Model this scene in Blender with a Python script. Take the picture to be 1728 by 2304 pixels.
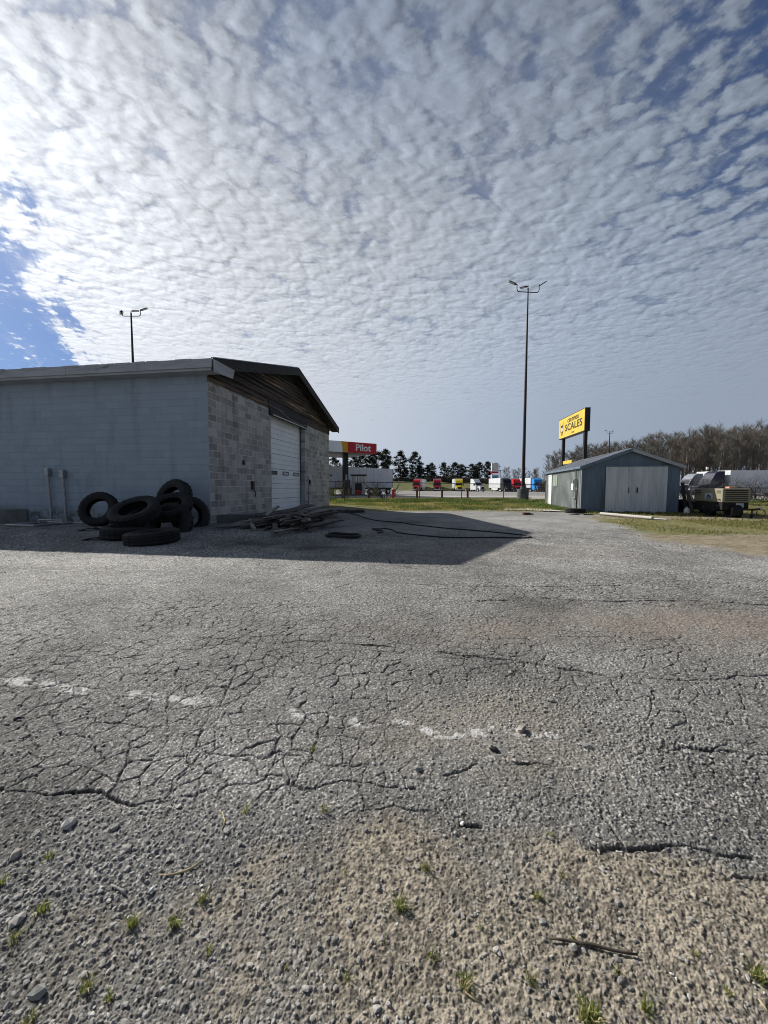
import bpy, math, random
import numpy as np
from mathutils import Vector, Matrix
for o in list(bpy.data.objects): bpy.data.objects.remove(o)
S = bpy.context.scene
COL = S.collection
R_ = math.radians
rnd = random.Random(7)

# ------------------------------------------------------------------ camera
EYE, PITCH, ROLL, FPX = 1.2, 0.0639, 0.0024, 864.7      # focal length in pixels of a 1728 x 2304 frame
cam = bpy.data.cameras.new('camera'); cam_o = bpy.data.objects.new('camera', cam); COL.objects.link(cam_o)
cam.sensor_fit = 'VERTICAL'; cam.sensor_height = 36; cam.sensor_width = 27
cam.lens = 36 * FPX / 2304
cam.clip_start = .05; cam.clip_end = 4000
cam_o.matrix_world = Matrix.Translation((0, 0, EYE)) @ Matrix.Rotation(math.pi/2 - PITCH, 4, 'X') @ Matrix.Rotation(ROLL, 4, 'Z')
S.camera = cam_o

# ------------------------------------------------------------------ light
SUN_AZ, SUN_EL = R_(-38.6), R_(32.46)                    # direction the light travels (from +X), elevation
TO_SUN = Vector((-math.cos(SUN_AZ)*math.cos(SUN_EL), -math.sin(SUN_AZ)*math.cos(SUN_EL), math.sin(SUN_EL)))
sun = bpy.data.lights.new('sun', 'SUN'); sun.energy = 4.7; sun.angle = R_(.55); sun.color = (1, .955, .88)
sun_o = bpy.data.objects.new('sun', sun); COL.objects.link(sun_o)
sun_o.rotation_euler = (-TO_SUN).to_track_quat('-Z', 'Y').to_euler()
sun_o.location = TO_SUN * 60
S.view_settings.view_transform = 'Standard'; S.view_settings.look = 'None'
S.view_settings.exposure = 0.5; S.view_settings.gamma = 1; S.view_settings.use_curve_mapping = False
S.cycles.max_bounces = 5; S.cycles.diffuse_bounces = 3; S.cycles.glossy_bounces = 2
S.cycles.transparent_max_bounces = 8; S.cycles.filter_width = 1.0
S.cycles.use_denoising = True; S.cycles.denoiser = 'OPENIMAGEDENOISE'; S.cycles.denoising_input_passes = 'RGB_ALBEDO_NORMAL'; S.cycles.denoising_prefilter = 'ACCURATE'

# ------------------------------------------------------------------ node helper
class NT:
    def __init__(s, nt): s.nt = nt
    def n(s, t, ins=None, **kw):
        nd = s.nt.nodes.new(t)
        for k, v in kw.items(): setattr(nd, k, v)
        for k, v in (ins or {}).items():
            if isinstance(v, bpy.types.NodeSocket): s.nt.links.new(v, nd.inputs[k])
            else: nd.inputs[k].default_value = v
        return nd
    def m(s, op, a, b=None, c=None, clamp=False):
        ins = {0: a}
        if b is not None: ins[1] = b
        if c is not None: ins[2] = c
        nd = s.n('ShaderNodeMath', ins, operation=op); nd.use_clamp = clamp
        return nd.outputs[0]
    def v(s, op, a, b=None):
        ins = {0: a}
        if b is not None: ins[1] = b
        return s.n('ShaderNodeVectorMath', ins, operation=op)
    def ss(s, x, lo, hi, a=0., b=1.):
        return s.n('ShaderNodeMapRange', {0: x, 1: lo, 2: hi, 3: a, 4: b}, interpolation_type='SMOOTHSTEP').outputs[0]
    def mix(s, f, a, b, mode='MIX'):
        nd = s.n('ShaderNodeMix', data_type='RGBA', blend_type=mode)
        for k, v in ((0, f), (6, a), (7, b)):
            if isinstance(v, bpy.types.NodeSocket): s.nt.links.new(v, nd.inputs[k])
            else: nd.inputs[k].default_value = (v if isinstance(v, (int, float)) else (*v, 1) if len(v) == 3 else v)
        return nd.outputs[2]
    def noise(s, vec, scale, detail=4, rough=.5, dist=0):
        return s.n('ShaderNodeTexNoise', {'Vector': vec, 'Scale': scale, 'Detail': detail, 'Roughness': rough, 'Distortion': dist}).outputs[0]

# ------------------------------------------------------------------ sky: NISHITA air with a procedural deck of altocumulus
W = bpy.data.worlds.new('World'); S.world = W; W.use_nodes = True
W.node_tree.nodes.clear(); T = NT(W.node_tree)
sky = T.n('ShaderNodeTexSky', sky_type='NISHITA', sun_disc=False, sun_elevation=SUN_EL,
          sun_rotation=math.atan2(TO_SUN.x, TO_SUN.y), altitude=100, air_density=1.0, dust_density=.6, ozone_density=2.5)
tc = T.n('ShaderNodeTexCoord')
dirn = T.v('NORMALIZE', tc.outputs['Generated']).outputs[0]
sx = T.n('ShaderNodeSeparateXYZ', {0: dirn})
zz = T.m('ADD', T.m('MAXIMUM', sx.outputs[2], 0.0), .035)
px_ = T.m('DIVIDE', sx.outputs[0], zz); py_ = T.m('DIVIDE', sx.outputs[1], zz)
P2 = T.n('ShaderNodeCombineXYZ', {0: px_, 1: T.m('MULTIPLY', py_, 1.12), 2: 0.}).outputs[0]
def puffs(P):
    "thickness of the altocumulus deck at a point of its plane"
    wn = T.n('ShaderNodeTexNoise', {'Vector': P, 'Scale': 9., 'Detail': 4., 'Roughness': .65})
    warp = T.v('MULTIPLY', T.v('SUBTRACT', wn.outputs['Color'], (.5, .5, .5)).outputs[0], (.13, .13, 0)).outputs[0]
    Pw = T.v('ADD', P, warp).outputs[0]
    vor = T.n('ShaderNodeTexVoronoi', {'Vector': Pw, 'Scale': 15., 'Smoothness': .25, 'Randomness': 1.}, feature='SMOOTH_F1').outputs['Distance']
    vo2 = T.n('ShaderNodeTexVoronoi', {'Vector': Pw, 'Scale': 34., 'Smoothness': .25, 'Randomness': 1.}, feature='SMOOTH_F1').outputs['Distance']
    fb = T.noise(P, 26., 6, .65); fl = T.noise(P, 5., 3, .5)
    return T.m('ADD', T.m('ADD', T.m('MULTIPLY', T.m('SUBTRACT', .46, vor), .95), T.m('MULTIPLY', T.m('SUBTRACT', .42, vo2), .34)), T.m('ADD', T.m('MULTIPLY', T.m('SUBTRACT', fb, .5), .62), T.m('MULTIPLY', T.m('SUBTRACT', fl, .5), .75)))
cells = puffs(P2)
# the same deck a little way towards the sun: what stands between a puff and the light
to_s = T.v('NORMALIZE', T.v('SUBTRACT', (TO_SUN.x/(TO_SUN.z+.035), TO_SUN.y/(TO_SUN.z+.035)*1.12, 0.), P2).outputs[0]).outputs[0]
offs = T.v('MULTIPLY', to_s, (.020, .020, 0)).outputs[0]
cells_s = puffs(T.v('ADD', P2, offs).outputs[0])
relief = T.m('SUBTRACT', cells, cells_s)
big = T.m('SUBTRACT', T.noise(P2, 1.6, 4, .55), .5)
bign = T.m('SUBTRACT', T.noise(P2, 4.5, 4, .6), .5)
# a clear gap low to the left of the deck's edge, thinner deck high on the right
u_l = T.m('MULTIPLY', T.m('ADD', T.m('ADD', px_, 1.17), T.m('MULTIPLY', T.m('SUBTRACT', py_, 1.29), .53)), -.88)
strk = T.m('SUBTRACT', T.noise(T.n('ShaderNodeCombineXYZ', {0: T.m('MULTIPLY', u_l, 3.2), 1: T.m('MULTIPLY', T.m('SUBTRACT', py_, T.m('MULTIPLY', px_, .53)), .55), 2: 0.}).outputs[0], 1.7, 5, .62), .5)
u_j = T.m('ADD', T.m('ADD', u_l, T.m('MULTIPLY', bign, .75)), T.m('MULTIPLY', strk, 1.5))
hole_l = T.m('MULTIPLY', T.ss(u_j, -.10, .36), T.ss(py_, 1.02, 1.36))
u_r = T.m('ADD', T.m('MULTIPLY', T.m('SUBTRACT', px_, .30), .8), T.m('MULTIPLY', T.m('SUBTRACT', 1.25, py_), .55))
hole_r = T.m('MULTIPLY', T.ss(T.m('ADD', u_r, T.m('MULTIPLY', bign, .45)), .05, .80), T.ss(sx.outputs[2], .34, .52))
cov = T.m('ADD', .73, T.m('MULTIPLY', big, .55))
cov = T.m('SUBTRACT', cov, T.m('MULTIPLY', hole_l, .90))
cov = T.m('SUBTRACT', cov, T.m('MULTIPLY', T.ss(sx.outputs[2], .52, .80), .16))
cov = T.m('SUBTRACT', cov, T.m('MULTIPLY', hole_r, .38))
low = T.ss(sx.outputs[2], .42, .06)                       # the deck closes up towards the horizon
dens = T.m('ADD', cells, cov)
dens = T.m('ADD', dens, T.m('MULTIPLY', T.m('MULTIPLY', low, T.m('SUBTRACT', 1., hole_l)), .45))
alpha = T.ss(dens, .04, .50)
veil = T.m('MULTIPLY', T.m('MULTIPLY', T.m('SUBTRACT', 1., hole_l), T.m('SUBTRACT', 1., T.m('MULTIPLY', hole_r, .55))), T.ss(T.m('ADD', cov, bign), .25, .60, .25, .62))
alpha = T.m('MAXIMUM', alpha, T.m('ADD', veil, T.m('MULTIPLY', alpha, T.m('SUBTRACT', 1., veil))))
thick = T.m('MULTIPLY', T.ss(dens, .25, .95), T.ss(sx.outputs[2], .10, .42, .2, 1.))
cosS = T.v('DOT_PRODUCT', dirn, tuple(TO_SUN)).outputs['Value']
cp = T.m('MAXIMUM', cosS, 0.)
zc = T.m('MAXIMUM', sx.outputs[2], 0.)
lum = T.m('ADD', .37, T.m('MULTIPLY', T.m('POWER', cp, 1.5), .50))
lum = T.m('MULTIPLY', lum, T.m('SUBTRACT', 1.02, T.m('MULTIPLY', T.m('POWER', zc, 1.6), .95)))
lum = T.m('ADD', lum, T.m('MULTIPLY', T.m('POWER', cp, 16.), .46))
tex_l = T.m('ADD', T.m('ADD', .90, T.m('MULTIPLY', thick, .14)), T.m('MULTIPLY', T.m('MULTIPLY', relief, T.ss(sx.outputs[2], .12, .45, .10, 1.)), .48))
tex_l = T.m('MAXIMUM', tex_l, .45)
lum = T.m('MULTIPLY', T.m('MULTIPLY', lum, tex_l), .74)
ctint = T.mix(T.ss(cosS, .25, .97), (.84, 1.0, 1.25), (.955, 1.0, 1.08))
ctint = T.mix(T.m('MULTIPLY', T.ss(sx.outputs[2], .50, .82), T.ss(cosS, .98, .80)), ctint, (.84, 1., 1.30))
ccol = T.v('SCALE', ctint); W.node_tree.links.new(lum, ccol.inputs['Scale'])
skyc = T.v('SCALE', sky.outputs[0]); skyc.inputs['Scale'].default_value = .036
skyt = T.v('MULTIPLY', skyc.outputs[0], (.66, .88, 1.30)).outputs[0]
allsky = T.mix(alpha, skyt, ccol.outputs[0])
ground_side = T.ss(sx.outputs[2], -.02, -.12)
allsky = T.mix(ground_side, allsky, (.12, .115, .11))
bg = T.n('ShaderNodeBackground', {'Color': allsky, 'Strength': 1.0})
T.n('ShaderNodeOutputWorld', {0: bg.outputs[0]})
W.cycles.sampling_method = 'MANUAL'; W.cycles.sample_map_resolution = 1024

# ------------------------------------------------------------------ survey helpers (photo pixel + depth -> metres)
_Rc = cam_o.matrix_world.to_3x3()
def at(px, py, Y):
    d = _Rc @ Vector(((px - 864)/FPX, -(py - 1152)/FPX, -1))
    d = d * (Y / d.y)
    return Vector((d.x, Y, d.z + EYE))
def atx(px, Y): return at(px, 1100, Y).x

# ------------------------------------------------------------------ meshes
class MB:
    def __init__(s): s.v = []; s.f = []; s.mi = []; s.cur = 0
    def add(s, vs, fs):
        b = len(s.v); s.v += [tuple(v) for v in vs]
        s.f += [tuple(i + b for i in f) for f in fs]; s.mi += [s.cur]*len(fs)
    def box(s, x0, x1, y0, y1, z0, z1, M=None):
        vs = [Vector((x, y, z)) for x in (x0, x1) for y in (y0, y1) for z in (z0, z1)]
        if M is not None: vs = [M @ v for v in vs]
        s.add(vs, [(0,1,3,2), (4,6,7,5), (0,4,5,1), (2,3,7,6), (0,2,6,4), (1,5,7,3)])
    def bbox(s, x0, x1, y0, y1, z0, z1, b, M=None):
        "box with chamfered edges"
        import bmesh
        bm = bmesh.new(); bmesh.ops.create_cube(bm, size=1)
        for v in bm.verts:
            v.co = Vector(((x0+x1)/2 + v.co.x*(x1-x0), (y0+y1)/2 + v.co.y*(y1-y0), (z0+z1)/2 + v.co.z*(z1-z0)))
        bmesh.ops.bevel(bm, geom=list(bm.edges), offset=b, segments=2, affect='EDGES', profile=.5)
        bm.verts.index_update()
        s.add([(M @ v.co) if M is not None else v.co.copy() for v in bm.verts], [[v.index for v in f.verts] for f in bm.faces]); bm.free()
    def prism(s, poly, a0, a1, axis='x', M=None):
        "poly = 2D outline (counter-clockwise), extruded along an axis"
        n = len(poly); vs = []
        for a in (a0, a1):
            for (u, w) in poly:
                vs.append(Vector((a, u, w)) if axis == 'x' else Vector((u, a, w)) if axis == 'y' else Vector((u, w, a)))
        if M is not None: vs = [M @ v for v in vs]
        fs = [tuple(range(n))[::-1], tuple(range(n, 2*n))] + [(i, (i+1) % n, n+(i+1) % n, n+i) for i in range(n)]
        s.add(vs, fs)
    def tube(s, pts, r, n=8, cap=True):
        pts = [Vector(p) for p in pts]; rr = r if hasattr(r, '__len__') else [r]*len(pts)
        vs = []; up = None
        for i, p in enumerate(pts):
            t = (pts[min(i+1, len(pts)-1)] - pts[max(i-1, 0)]).normalized()
            if up is None: up = Vector((0, 0, 1)) if abs(t.z) < .9 else Vector((1, 0, 0))
            a = t.cross(up); a = a.normalized() if a.length > 1e-5 else Vector((1, 0, 0))
            b = a.cross(t).normalized(); up = b
            for k in range(n):
                q = 2*math.pi*k/n; vs.append(p + (a*math.cos(q) + b*math.sin(q))*rr[i])
        fs = [(i*n+k, i*n+(k+1) % n, (i+1)*n+(k+1) % n, (i+1)*n+k) for i in range(len(pts)-1) for k in range(n)]
        if cap: fs += [tuple(range(n))[::-1], tuple((len(pts)-1)*n + k for k in range(n))]
        s.add(vs, fs)
    def lathe(s, prof, n=32, M=None, mod=None):
        "prof: (radius, height) closed loop or open, about z"
        vs = []; m = len(prof)
        for k in range(n):
            q = 2*math.pi*k/n
            for j, (r, h) in enumerate(prof):
                rr = r + (mod(k, j) if mod else 0)
                v = Vector((rr*math.cos(q), rr*math.sin(q), h)); vs.append(M @ v if M is not None else v)
        fs = [(k*m+j, ((k+1) % n)*m+j, ((k+1) % n)*m+(j+1) % m, k*m+(j+1) % m) for k in range(n) for j in range(m)]
        s.add(vs, fs)
    def quad(s, a, b, c, d): s.add([a, b, c, d], [(0, 1, 2, 3)])
    def build(s, name, mat, parent=None, smooth=False, loc=None):
        me = bpy.data.meshes.new(name); me.from_pydata(s.v, [], s.f); me.validate()
        ms = mat if isinstance(mat, (list, tuple)) else [mat]
        for m in ms: me.materials.append(m)
        if len(ms) > 1 and len(me.polygons) == len(s.mi): me.polygons.foreach_set('material_index', s.mi)
        if smooth: me.polygons.foreach_set('use_smooth', [True]*len(me.polygons))
        if smooth == 'auto': me.set_sharp_from_angle(angle=R_(40))
        return link(name, me, parent, loc)
def link(name, me, parent=None, loc=None):
    o = bpy.data.objects.new(name, me); COL.objects.link(o)
    if parent is not None: o.parent = parent
    if loc is not None: o.location = loc
    return o
def tag(o, label=None, cat=None, group=None, kind=None):
    if label: o['label'] = label
    if cat: o['category'] = cat
    if group: o['group'] = group
    if kind: o['kind'] = kind
    return o
def thing(name, label, cat, loc=(0, 0, 0), rz=0., group=None, rot=None):
    o = bpy.data.objects.new(name, None); COL.objects.link(o); o.location = loc
    o.rotation_euler = rot if rot is not None else (0, 0, rz); o.empty_display_size = .1
    return tag(o, label, cat, group)
def dup(src, loc=None, rot=None, label=None, group=None, scale=None):
    def cp(o, par):
        c = o.copy(); COL.objects.link(c)
        if par is not None: c.parent = par
        for ch in list(o.children):
            if ch is not c: cp(ch, c)
        return c
    r = cp(src, None)
    if loc is not None: r.location = loc
    if rot is not None: r.rotation_euler = rot
    if scale is not None: r.scale = scale
    return tag(r, label, None, group)

# ------------------------------------------------------------------ materials
def mat(name, c1, c2=None, scale=3., detail=6, rough=.8, bump=0., bscale=60., metal=0., st=(1, 1, 1), spec=.3, lo=.35, hi=.65, c3=None, s3=.7, lo3=.55, hi3=.7, bdist=.01):
    m = bpy.data.materials.new(name); m.use_nodes = True; t = NT(m.node_tree); m.node_tree.nodes.clear()
    b = t.n('ShaderNodeBsdfPrincipled', {'Roughness': rough, 'Metallic': metal, 'Specular IOR Level': spec})
    t.n('ShaderNodeOutputMaterial', {0: b.outputs[0]})
    if c2 is None: c2 = tuple(x*.72 for x in c1)
    co = t.n('ShaderNodeTexCoord').outputs['Object']
    vs = t.v('MULTIPLY', co, st).outputs[0]
    col = t.mix(t.ss(t.noise(vs, scale, detail, .6), lo, hi), c1, c2)
    if c3 is not None: col = t.mix(t.ss(t.noise(vs, s3, 8, .65, .3), lo3, hi3), col, c3)
    m.node_tree.links.new(col, b.inputs['Base Color'])
    if bump:
        bn = t.n('ShaderNodeBump', {'Strength': bump, 'Distance': bdist, 'Height': t.noise(vs, bscale, 5, .6)})
        m.node_tree.links.new(bn.outputs[0], b.inputs['Normal'])
    return m
def block_mat(name, c1, c2, mortar, bump, msize, painted=False, hor='x'):
    m = bpy.data.materials.new(name); m.use_nodes = True; t = NT(m.node_tree); m.node_tree.nodes.clear()
    b = t.n('ShaderNodeBsdfPrincipled', {'Roughness': .88, 'Specular IOR Level': .2})
    t.n('ShaderNodeOutputMaterial', {0: b.outputs[0]})
    co = t.n('ShaderNodeTexCoord').outputs['Object']; sp = t.n('ShaderNodeSeparateXYZ', {0: co})
    uv = t.n('ShaderNodeCombineXYZ', {0: sp.outputs[0 if hor == 'x' else 1], 1: sp.outputs[2], 2: 0.}).outputs[0]
    jit = t.v('SCALE', t.v('SUBTRACT', t.n('ShaderNodeTexNoise', {'Vector': uv, 'Scale': 9., 'Detail': 3.}).outputs['Color'], (.5, .5, .5)).outputs[0]); jit.inputs['Scale'].default_value = .012
    uvj = t.v('ADD', uv, jit.outputs[0]).outputs[0]
    br = t.n('ShaderNodeTexBrick', {'Vector': uvj, 'Color1': (0, 0, 0, 1), 'Color2': (1, 1, 1, 1), 'Mortar': (.5, .5, .5, 1), 'Scale': 1., 'Mortar Size': msize,
             'Mortar Smooth': .35, 'Bias': 0., 'Brick Width': .406, 'Row Height': .2035}, offset=.5, offset_frequency=2)
    f = br.outputs['Fac']
    n1 = t.noise(co, 2.1, 8, .65); n2 = t.noise(co, 38., 5, .7); n3 = t.noise(t.v('MULTIPLY', co, (1., 1., .18)).outputs[0], 2.4, 6, .6)
    tone = t.n('ShaderNodeSeparateColor', {0: br.outputs['Color']}).outputs[0]
    tone = t.m('ADD', tone, t.m('MULTIPLY', t.m('SUBTRACT', n1, .5), .9), clamp=True)
    col = t.mix(tone, c1, c2)
    col = t.mix(t.m('MULTIPLY', t.ss(n2, .35, .75), .35), col, tuple(x*1.35 for x in c2))
    wash = t.m('MULTIPLY', f, t.ss(n1, .25, .62, .45, 1.))
    col = t.mix(wash, col, mortar)
    col = t.mix(t.m('MULTIPLY', t.ss(n1, .56, .74), .55 if not painted else .25), col, mortar)
    if painted:
        stain = t.m('MULTIPLY', t.ss(n3, .5, .72), .5)
        col = t.mix(stain, col, tuple(x*.72 for x in c1))
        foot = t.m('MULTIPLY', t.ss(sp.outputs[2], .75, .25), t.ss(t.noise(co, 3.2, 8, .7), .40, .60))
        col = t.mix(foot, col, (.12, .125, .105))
    else:
        soot = t.m('MULTIPLY', t.ss(n3, .52, .75), .5)
        col = t.mix(soot, col, tuple(x*.5 for x in c1))
    m.node_tree.links.new(col, b.inputs['Base Color'])
    hgt = t.m('ADD', t.m('MULTIPLY', f, -.8), t.m('MULTIPLY', n2, .35))
    bn = t.n('ShaderNodeBump', {'Strength': bump, 'Distance': .012, 'Height': hgt})
    m.node_tree.links.new(bn.outputs[0], b.inputs['Normal'])
    return m
M = {}
M['wall_paint'] = block_mat('painted_block', (.265, .315, .37), (.305, .36, .415), (.33, .385, .44), .8, .007, True, 'x')
M['block'] = block_mat('bare_block', (.185, .18, .175), (.43, .415, .40), (.60, .585, .565), 1., .014, False, 'y')
M['char'] = mat('charred_wood', (.032, .028, .027), (.10, .075, .058), 2., 8, .8, .6, 30, st=(1, .35, 6), c3=(.42, .28, .17), s3=.55, lo3=.53, hi3=.68)
M['char_dark'] = mat('blackened_board', (.016, .017, .020), (.034, .033, .034), 2., 8, .75, .5, 30, st=(1, .4, 5))
M['soffit'] = mat('sooty_soffit', (.02, .019, .018), (.045, .037, .030), 2.5, 6, .85, .4, 25, st=(3, .5, 3))
M['roofing'] = mat('roofing_metal', (.36, .37, .38), (.24, .25, .26), 1.4, 6, .55, .2, 8, metal=.3)
M['fascia'] = mat('peeling_fascia', (.40, .41, .43), (.32, .33, .345), 2., 8, .8, .5, 24, st=(.6, .6, 3), c3=(.20, .195, .19), s3=1.6, lo3=.62, hi3=.68)
M['rollup'] = mat('rollup_steel', (.76, .79, .82), (.68, .71, .74), .8, 6, .5, .08, 12, c3=(.40, .38, .33), s3=.9, lo3=.60, hi3=.85)
M['seam'] = mat('dark_seam', (.10, .11, .12), None, 3)
M['glass'] = mat('dim_glass', (.05, .07, .06), (.11, .13, .11), 4, 4, .18, spec=.6)
M['gasket'] = mat('window_gasket', (.03, .04, .035), None, 4)
M['rubber'] = mat('tyre_rubber', (.006, .0065, .008), (.013, .0138, .0155), 3, 6, .72, .25, 70, c3=(.04, .038, .036), s3=1.6, lo3=.55, hi3=.75)
M['hose'] = mat('hose_rubber', (.008, .008, .009), (.016, .016, .017), 8, 3, .6)
M['conc'] = mat('old_concrete', (.27, .265, .25), (.19, .19, .18), 3, 8, .9, .5, 40)
M['conc_dark'] = mat('dirty_concrete', (.13, .14, .14), (.085, .09, .085), 2.4, 8, .92, .5, 30, c3=(.05, .07, .04), s3=1.6)
M['conc_pale'] = mat('pale_kerb', (.50, .48, .45), (.40, .38, .35), 1.2, 6, .9, .2, 20)
M['wood'] = mat('grey_lumber', (.075, .066, .062), (.14, .122, .108), 2.5, 8, .85, .5, 22, st=(.35, 5, 5), c3=(.03, .027, .026), s3=.8, lo3=.50, hi3=.66)
M['wood_pale'] = mat('pale_lumber', (.34, .31, .28), (.15, .135, .12), 2.5, 8, .85, .4, 22, st=(.35, 5, 5))
M['galv'] = mat('galvanised_steel', (.34, .35, .36), (.26, .27, .28), 4, 5, .45, .1, 20, metal=.6)
M['fence_steel'] = mat('fence_steel', (.10, .105, .11), (.06, .06, .065), 6, 4, .6, metal=.3)
M['pole_steel'] = mat('bronze_pole', (.030, .026, .024), (.045, .038, .032), 1.3, 6, .55, .1, 12, st=(1, 1, .3), metal=.3)
M['lamp_metal'] = mat('lamp_housing', (.07, .07, .075), (.05, .05, .055), 4, 3, .5, metal=.3)
M['lens'] = mat('lamp_lens', (.45, .46, .46), (.38, .39, .40), 3, 3, .25)
M['rust'] = mat('rusty_post', (.13, .055, .035), (.075, .035, .025), 5, 6, .8, .3, 30)
M['black'] = mat('black_paint', (.012, .012, .014), (.020, .020, .022), 3, 4, .5)
M['dark'] = mat('dark_underside', (.010, .010, .011), (.018, .018, .018), 3, 4, .8)
M['yellow'] = mat('sign_yellow', (.62, .45, .06), (.56, .40, .05), .8, 4, .5)
M['ink'] = mat('sign_ink', (.035, .028, .02), None, 2, 2, .6)
M['sign_grey'] = mat('sign_grey', (.50, .49, .44), None, 2, 2, .6)
M['sign_navy'] = mat('sign_navy', (.03, .035, .09), None, 2, 2, .6)
M['white'] = mat('white_paint', (.72, .72, .71), (.60, .60, .59), .9, 5, .45)
M['trailer'] = mat('trailer_white', (.62, .64, .66), (.54, .56, .58), .35, 5, .4, st=(1, 1, 2))
M['trailer_dim'] = mat('trailer_grey', (.56, .59, .63), (.49, .52, .56), .4, 5, .5)
M['red'] = mat('cab_red', (.62, .025, .035), (.54, .02, .03), .8, 3, .3, spec=.5)
M['maroon'] = mat('cab_maroon', (.42, .02, .032), (.36, .017, .027), .8, 3, .3, spec=.5)
M['cab_yellow'] = mat('cab_yellow', (.85, .68, .05), (.78, .6, .04), .8, 3, .3, spec=.5)
M['cab_white'] = mat('cab_white', (.84, .84, .83), (.78, .78, .77), .8, 3, .3, spec=.5)
M['cab_grey'] = mat('cab_grey', (.20, .22, .25), (.16, .18, .21), .8, 3, .5, spec=.3)
M['cab_black'] = mat('cab_black', (.016, .018, .024), (.02, .022, .03), .8, 3, .3, spec=.5)
M['cab_navy'] = mat('cab_navy', (.010, .013, .034), (.014, .017, .042), .8, 3, .5, spec=.3)
M['cab_blue'] = mat('cab_blue', (.04, .30, .72), (.03, .25, .62), .8, 3, .3, spec=.5)
M['windshield'] = mat('cab_glass', (.015, .018, .022), (.03, .034, .038), 1, 2, .1, spec=.7)
M['chrome'] = mat('bright_metal', (.55, .55, .56), (.45, .45, .46), 6, 3, .3, metal=.8)
M['headlight'] = mat('headlight_lens', (.7, .72, .74), None, 4, 2, .2)
M['canopy_red'] = mat('canopy_red', (.46, .016, .024), (.40, .014, .02), .8, 3, .45)
M['canopy_yellow'] = mat('canopy_yellow', (.66, .33, .015), None, .8, 3, .45)
M['canopy_grey'] = mat('canopy_pale', (.74, .77, .80), (.68, .71, .74), .5, 4, .45)
M['letter'] = mat('letter_white', (.78, .78, .78), None, 1, 2, .5)
M['olive'] = mat('olive_bin', (.24, .22, .05), (.19, .175, .045), 2, 4, .7)
M['shed_side'] = mat('shed_side_metal', (.27, .29, .29), (.20, .22, .22), 2.2, 8, .6, .15, 14, st=(3, 3, .5), c3=(.15, .165, .16), s3=1.8, lo3=.56, hi3=.76)
M['shed_front'] = mat('shed_front_metal', (.125, .17, .225), (.10, .138, .185), 1.2, 6, .55, .1, 14, st=(2, 2, .4), c3=(.065, .085, .11), s3=.9)
M['shed_door'] = mat('shed_door_metal', (.57, .59, .625), (.46, .48, .51), 1.3, 7, .6, .15, 14, st=(3, 3, .35), c3=(.28, .30, .335), s3=1.4, lo3=.55, hi3=.78)
M['shed_roof'] = mat('shed_roof_metal', (.38, .40, .44), (.27, .29, .32), 1.5, 7, .4, .15, 10, metal=.3, c3=(.24, .25, .27), s3=1.1)
M['greenish'] = mat('green_pane', (.24, .31, .24), (.31, .37, .30), 2, 4, .35)
M['tan'] = mat('compressor_tan', (.25, .23, .165), (.215, .20, .145), 1.6, 6, .55, .1, 20)
M['orange'] = mat('salmon_lid', (.62, .30, .20), None, 3, 3, .6)
M['sticker'] = mat('pale_sticker', (.40, .45, .50), (.32, .37, .42), 6, 3, .5)
M['bark'] = mat('grey_bark', (.22, .20, .175), (.10, .092, .08), 3, 6, .95, st=(1, 1, .3))
M['twig'] = mat('bare_twigs', (.165, .16, .142), (.095, .093, .082), .35, 4, .95)
M['twig_red'] = mat('budding_twigs', (.17, .14, .11), (.11, .095, .08), .35, 4, .95)
M['pine_bark'] = mat('pine_bark', (.085, .06, .045), (.05, .038, .03), 3, 5, .95)
M['pine'] = mat('pine_needles', (.016, .025, .014), (.030, .042, .022), .5, 4, .9)
M['shrub_leaf'] = mat('evergreen_leaf', (.035, .055, .022), (.055, .075, .03), .6, 4, .9)
M['vine'] = mat('bramble_stem', (.10, .088, .08), (.055, .048, .045), 2, 4, .95)
M['grass'] = mat('grass_blade', (.135, .15, .058), (.22, .205, .09), .35, 5, .85, c3=(.33, .28, .16), s3=.22, lo3=.46, hi3=.66)
M['weed'] = mat('weed_leaf', (.085, .135, .038), (.145, .195, .06), .6, 5, .85)
def leafy(m, w=.5):
    "thin leaves let some light through"
    t = NT(m.node_tree); b_ = next(n for n in m.node_tree.nodes if n.type == 'BSDF_PRINCIPLED'); out = next(n for n in m.node_tree.nodes if n.type == 'OUTPUT_MATERIAL')
    tr_ = t.n('ShaderNodeBsdfTranslucent'); src = b_.inputs['Base Color'].links[0].from_socket
    br_ = t.v('MULTIPLY', src, (1.2, 1.1, .75)).outputs[0]; m.node_tree.links.new(br_, tr_.inputs['Color'])
    mx = t.n('ShaderNodeMixShader', {0: w, 1: b_.outputs[0], 2: tr_.outputs[0]}); m.node_tree.links.new(mx.outputs[0], out.inputs[0])
leafy(M['grass']); leafy(M['weed'], .25)
M['dry'] = mat('dry_straw', (.42, .35, .20), (.30, .25, .15), 6, 3, .9)
M['tuft'] = mat('tuft_green', (.14, .19, .04), (.21, .23, .07), 14, 3, .8)
leafy(M['tuft'])
M['stick'] = mat('dead_stick', (.05, .042, .035), (.09, .075, .06), 20, 4, .95)
M['stone'] = mat('loose_stone', (.38, .365, .34), (.19, .183, .175), 5.3, 2, .95, lo=.3, hi=.7, c3=(.56, .55, .51), s3=8., lo3=.58, hi3=.66)
M['lot'] = mat('lot_concrete', (.30, .285, .27), (.24, .23, .22), .09, 7, .9, c3=(.20, .185, .175), s3=.16)
M['road'] = mat('pale_drive', (.42, .40, .375), (.35, .335, .31), .16, 7, .9)
M['berm'] = mat('mown_berm', (.115, .125, .042), (.155, .155, .06), .08, 7, .95, c3=(.13, .11, .06), s3=.05)

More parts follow.
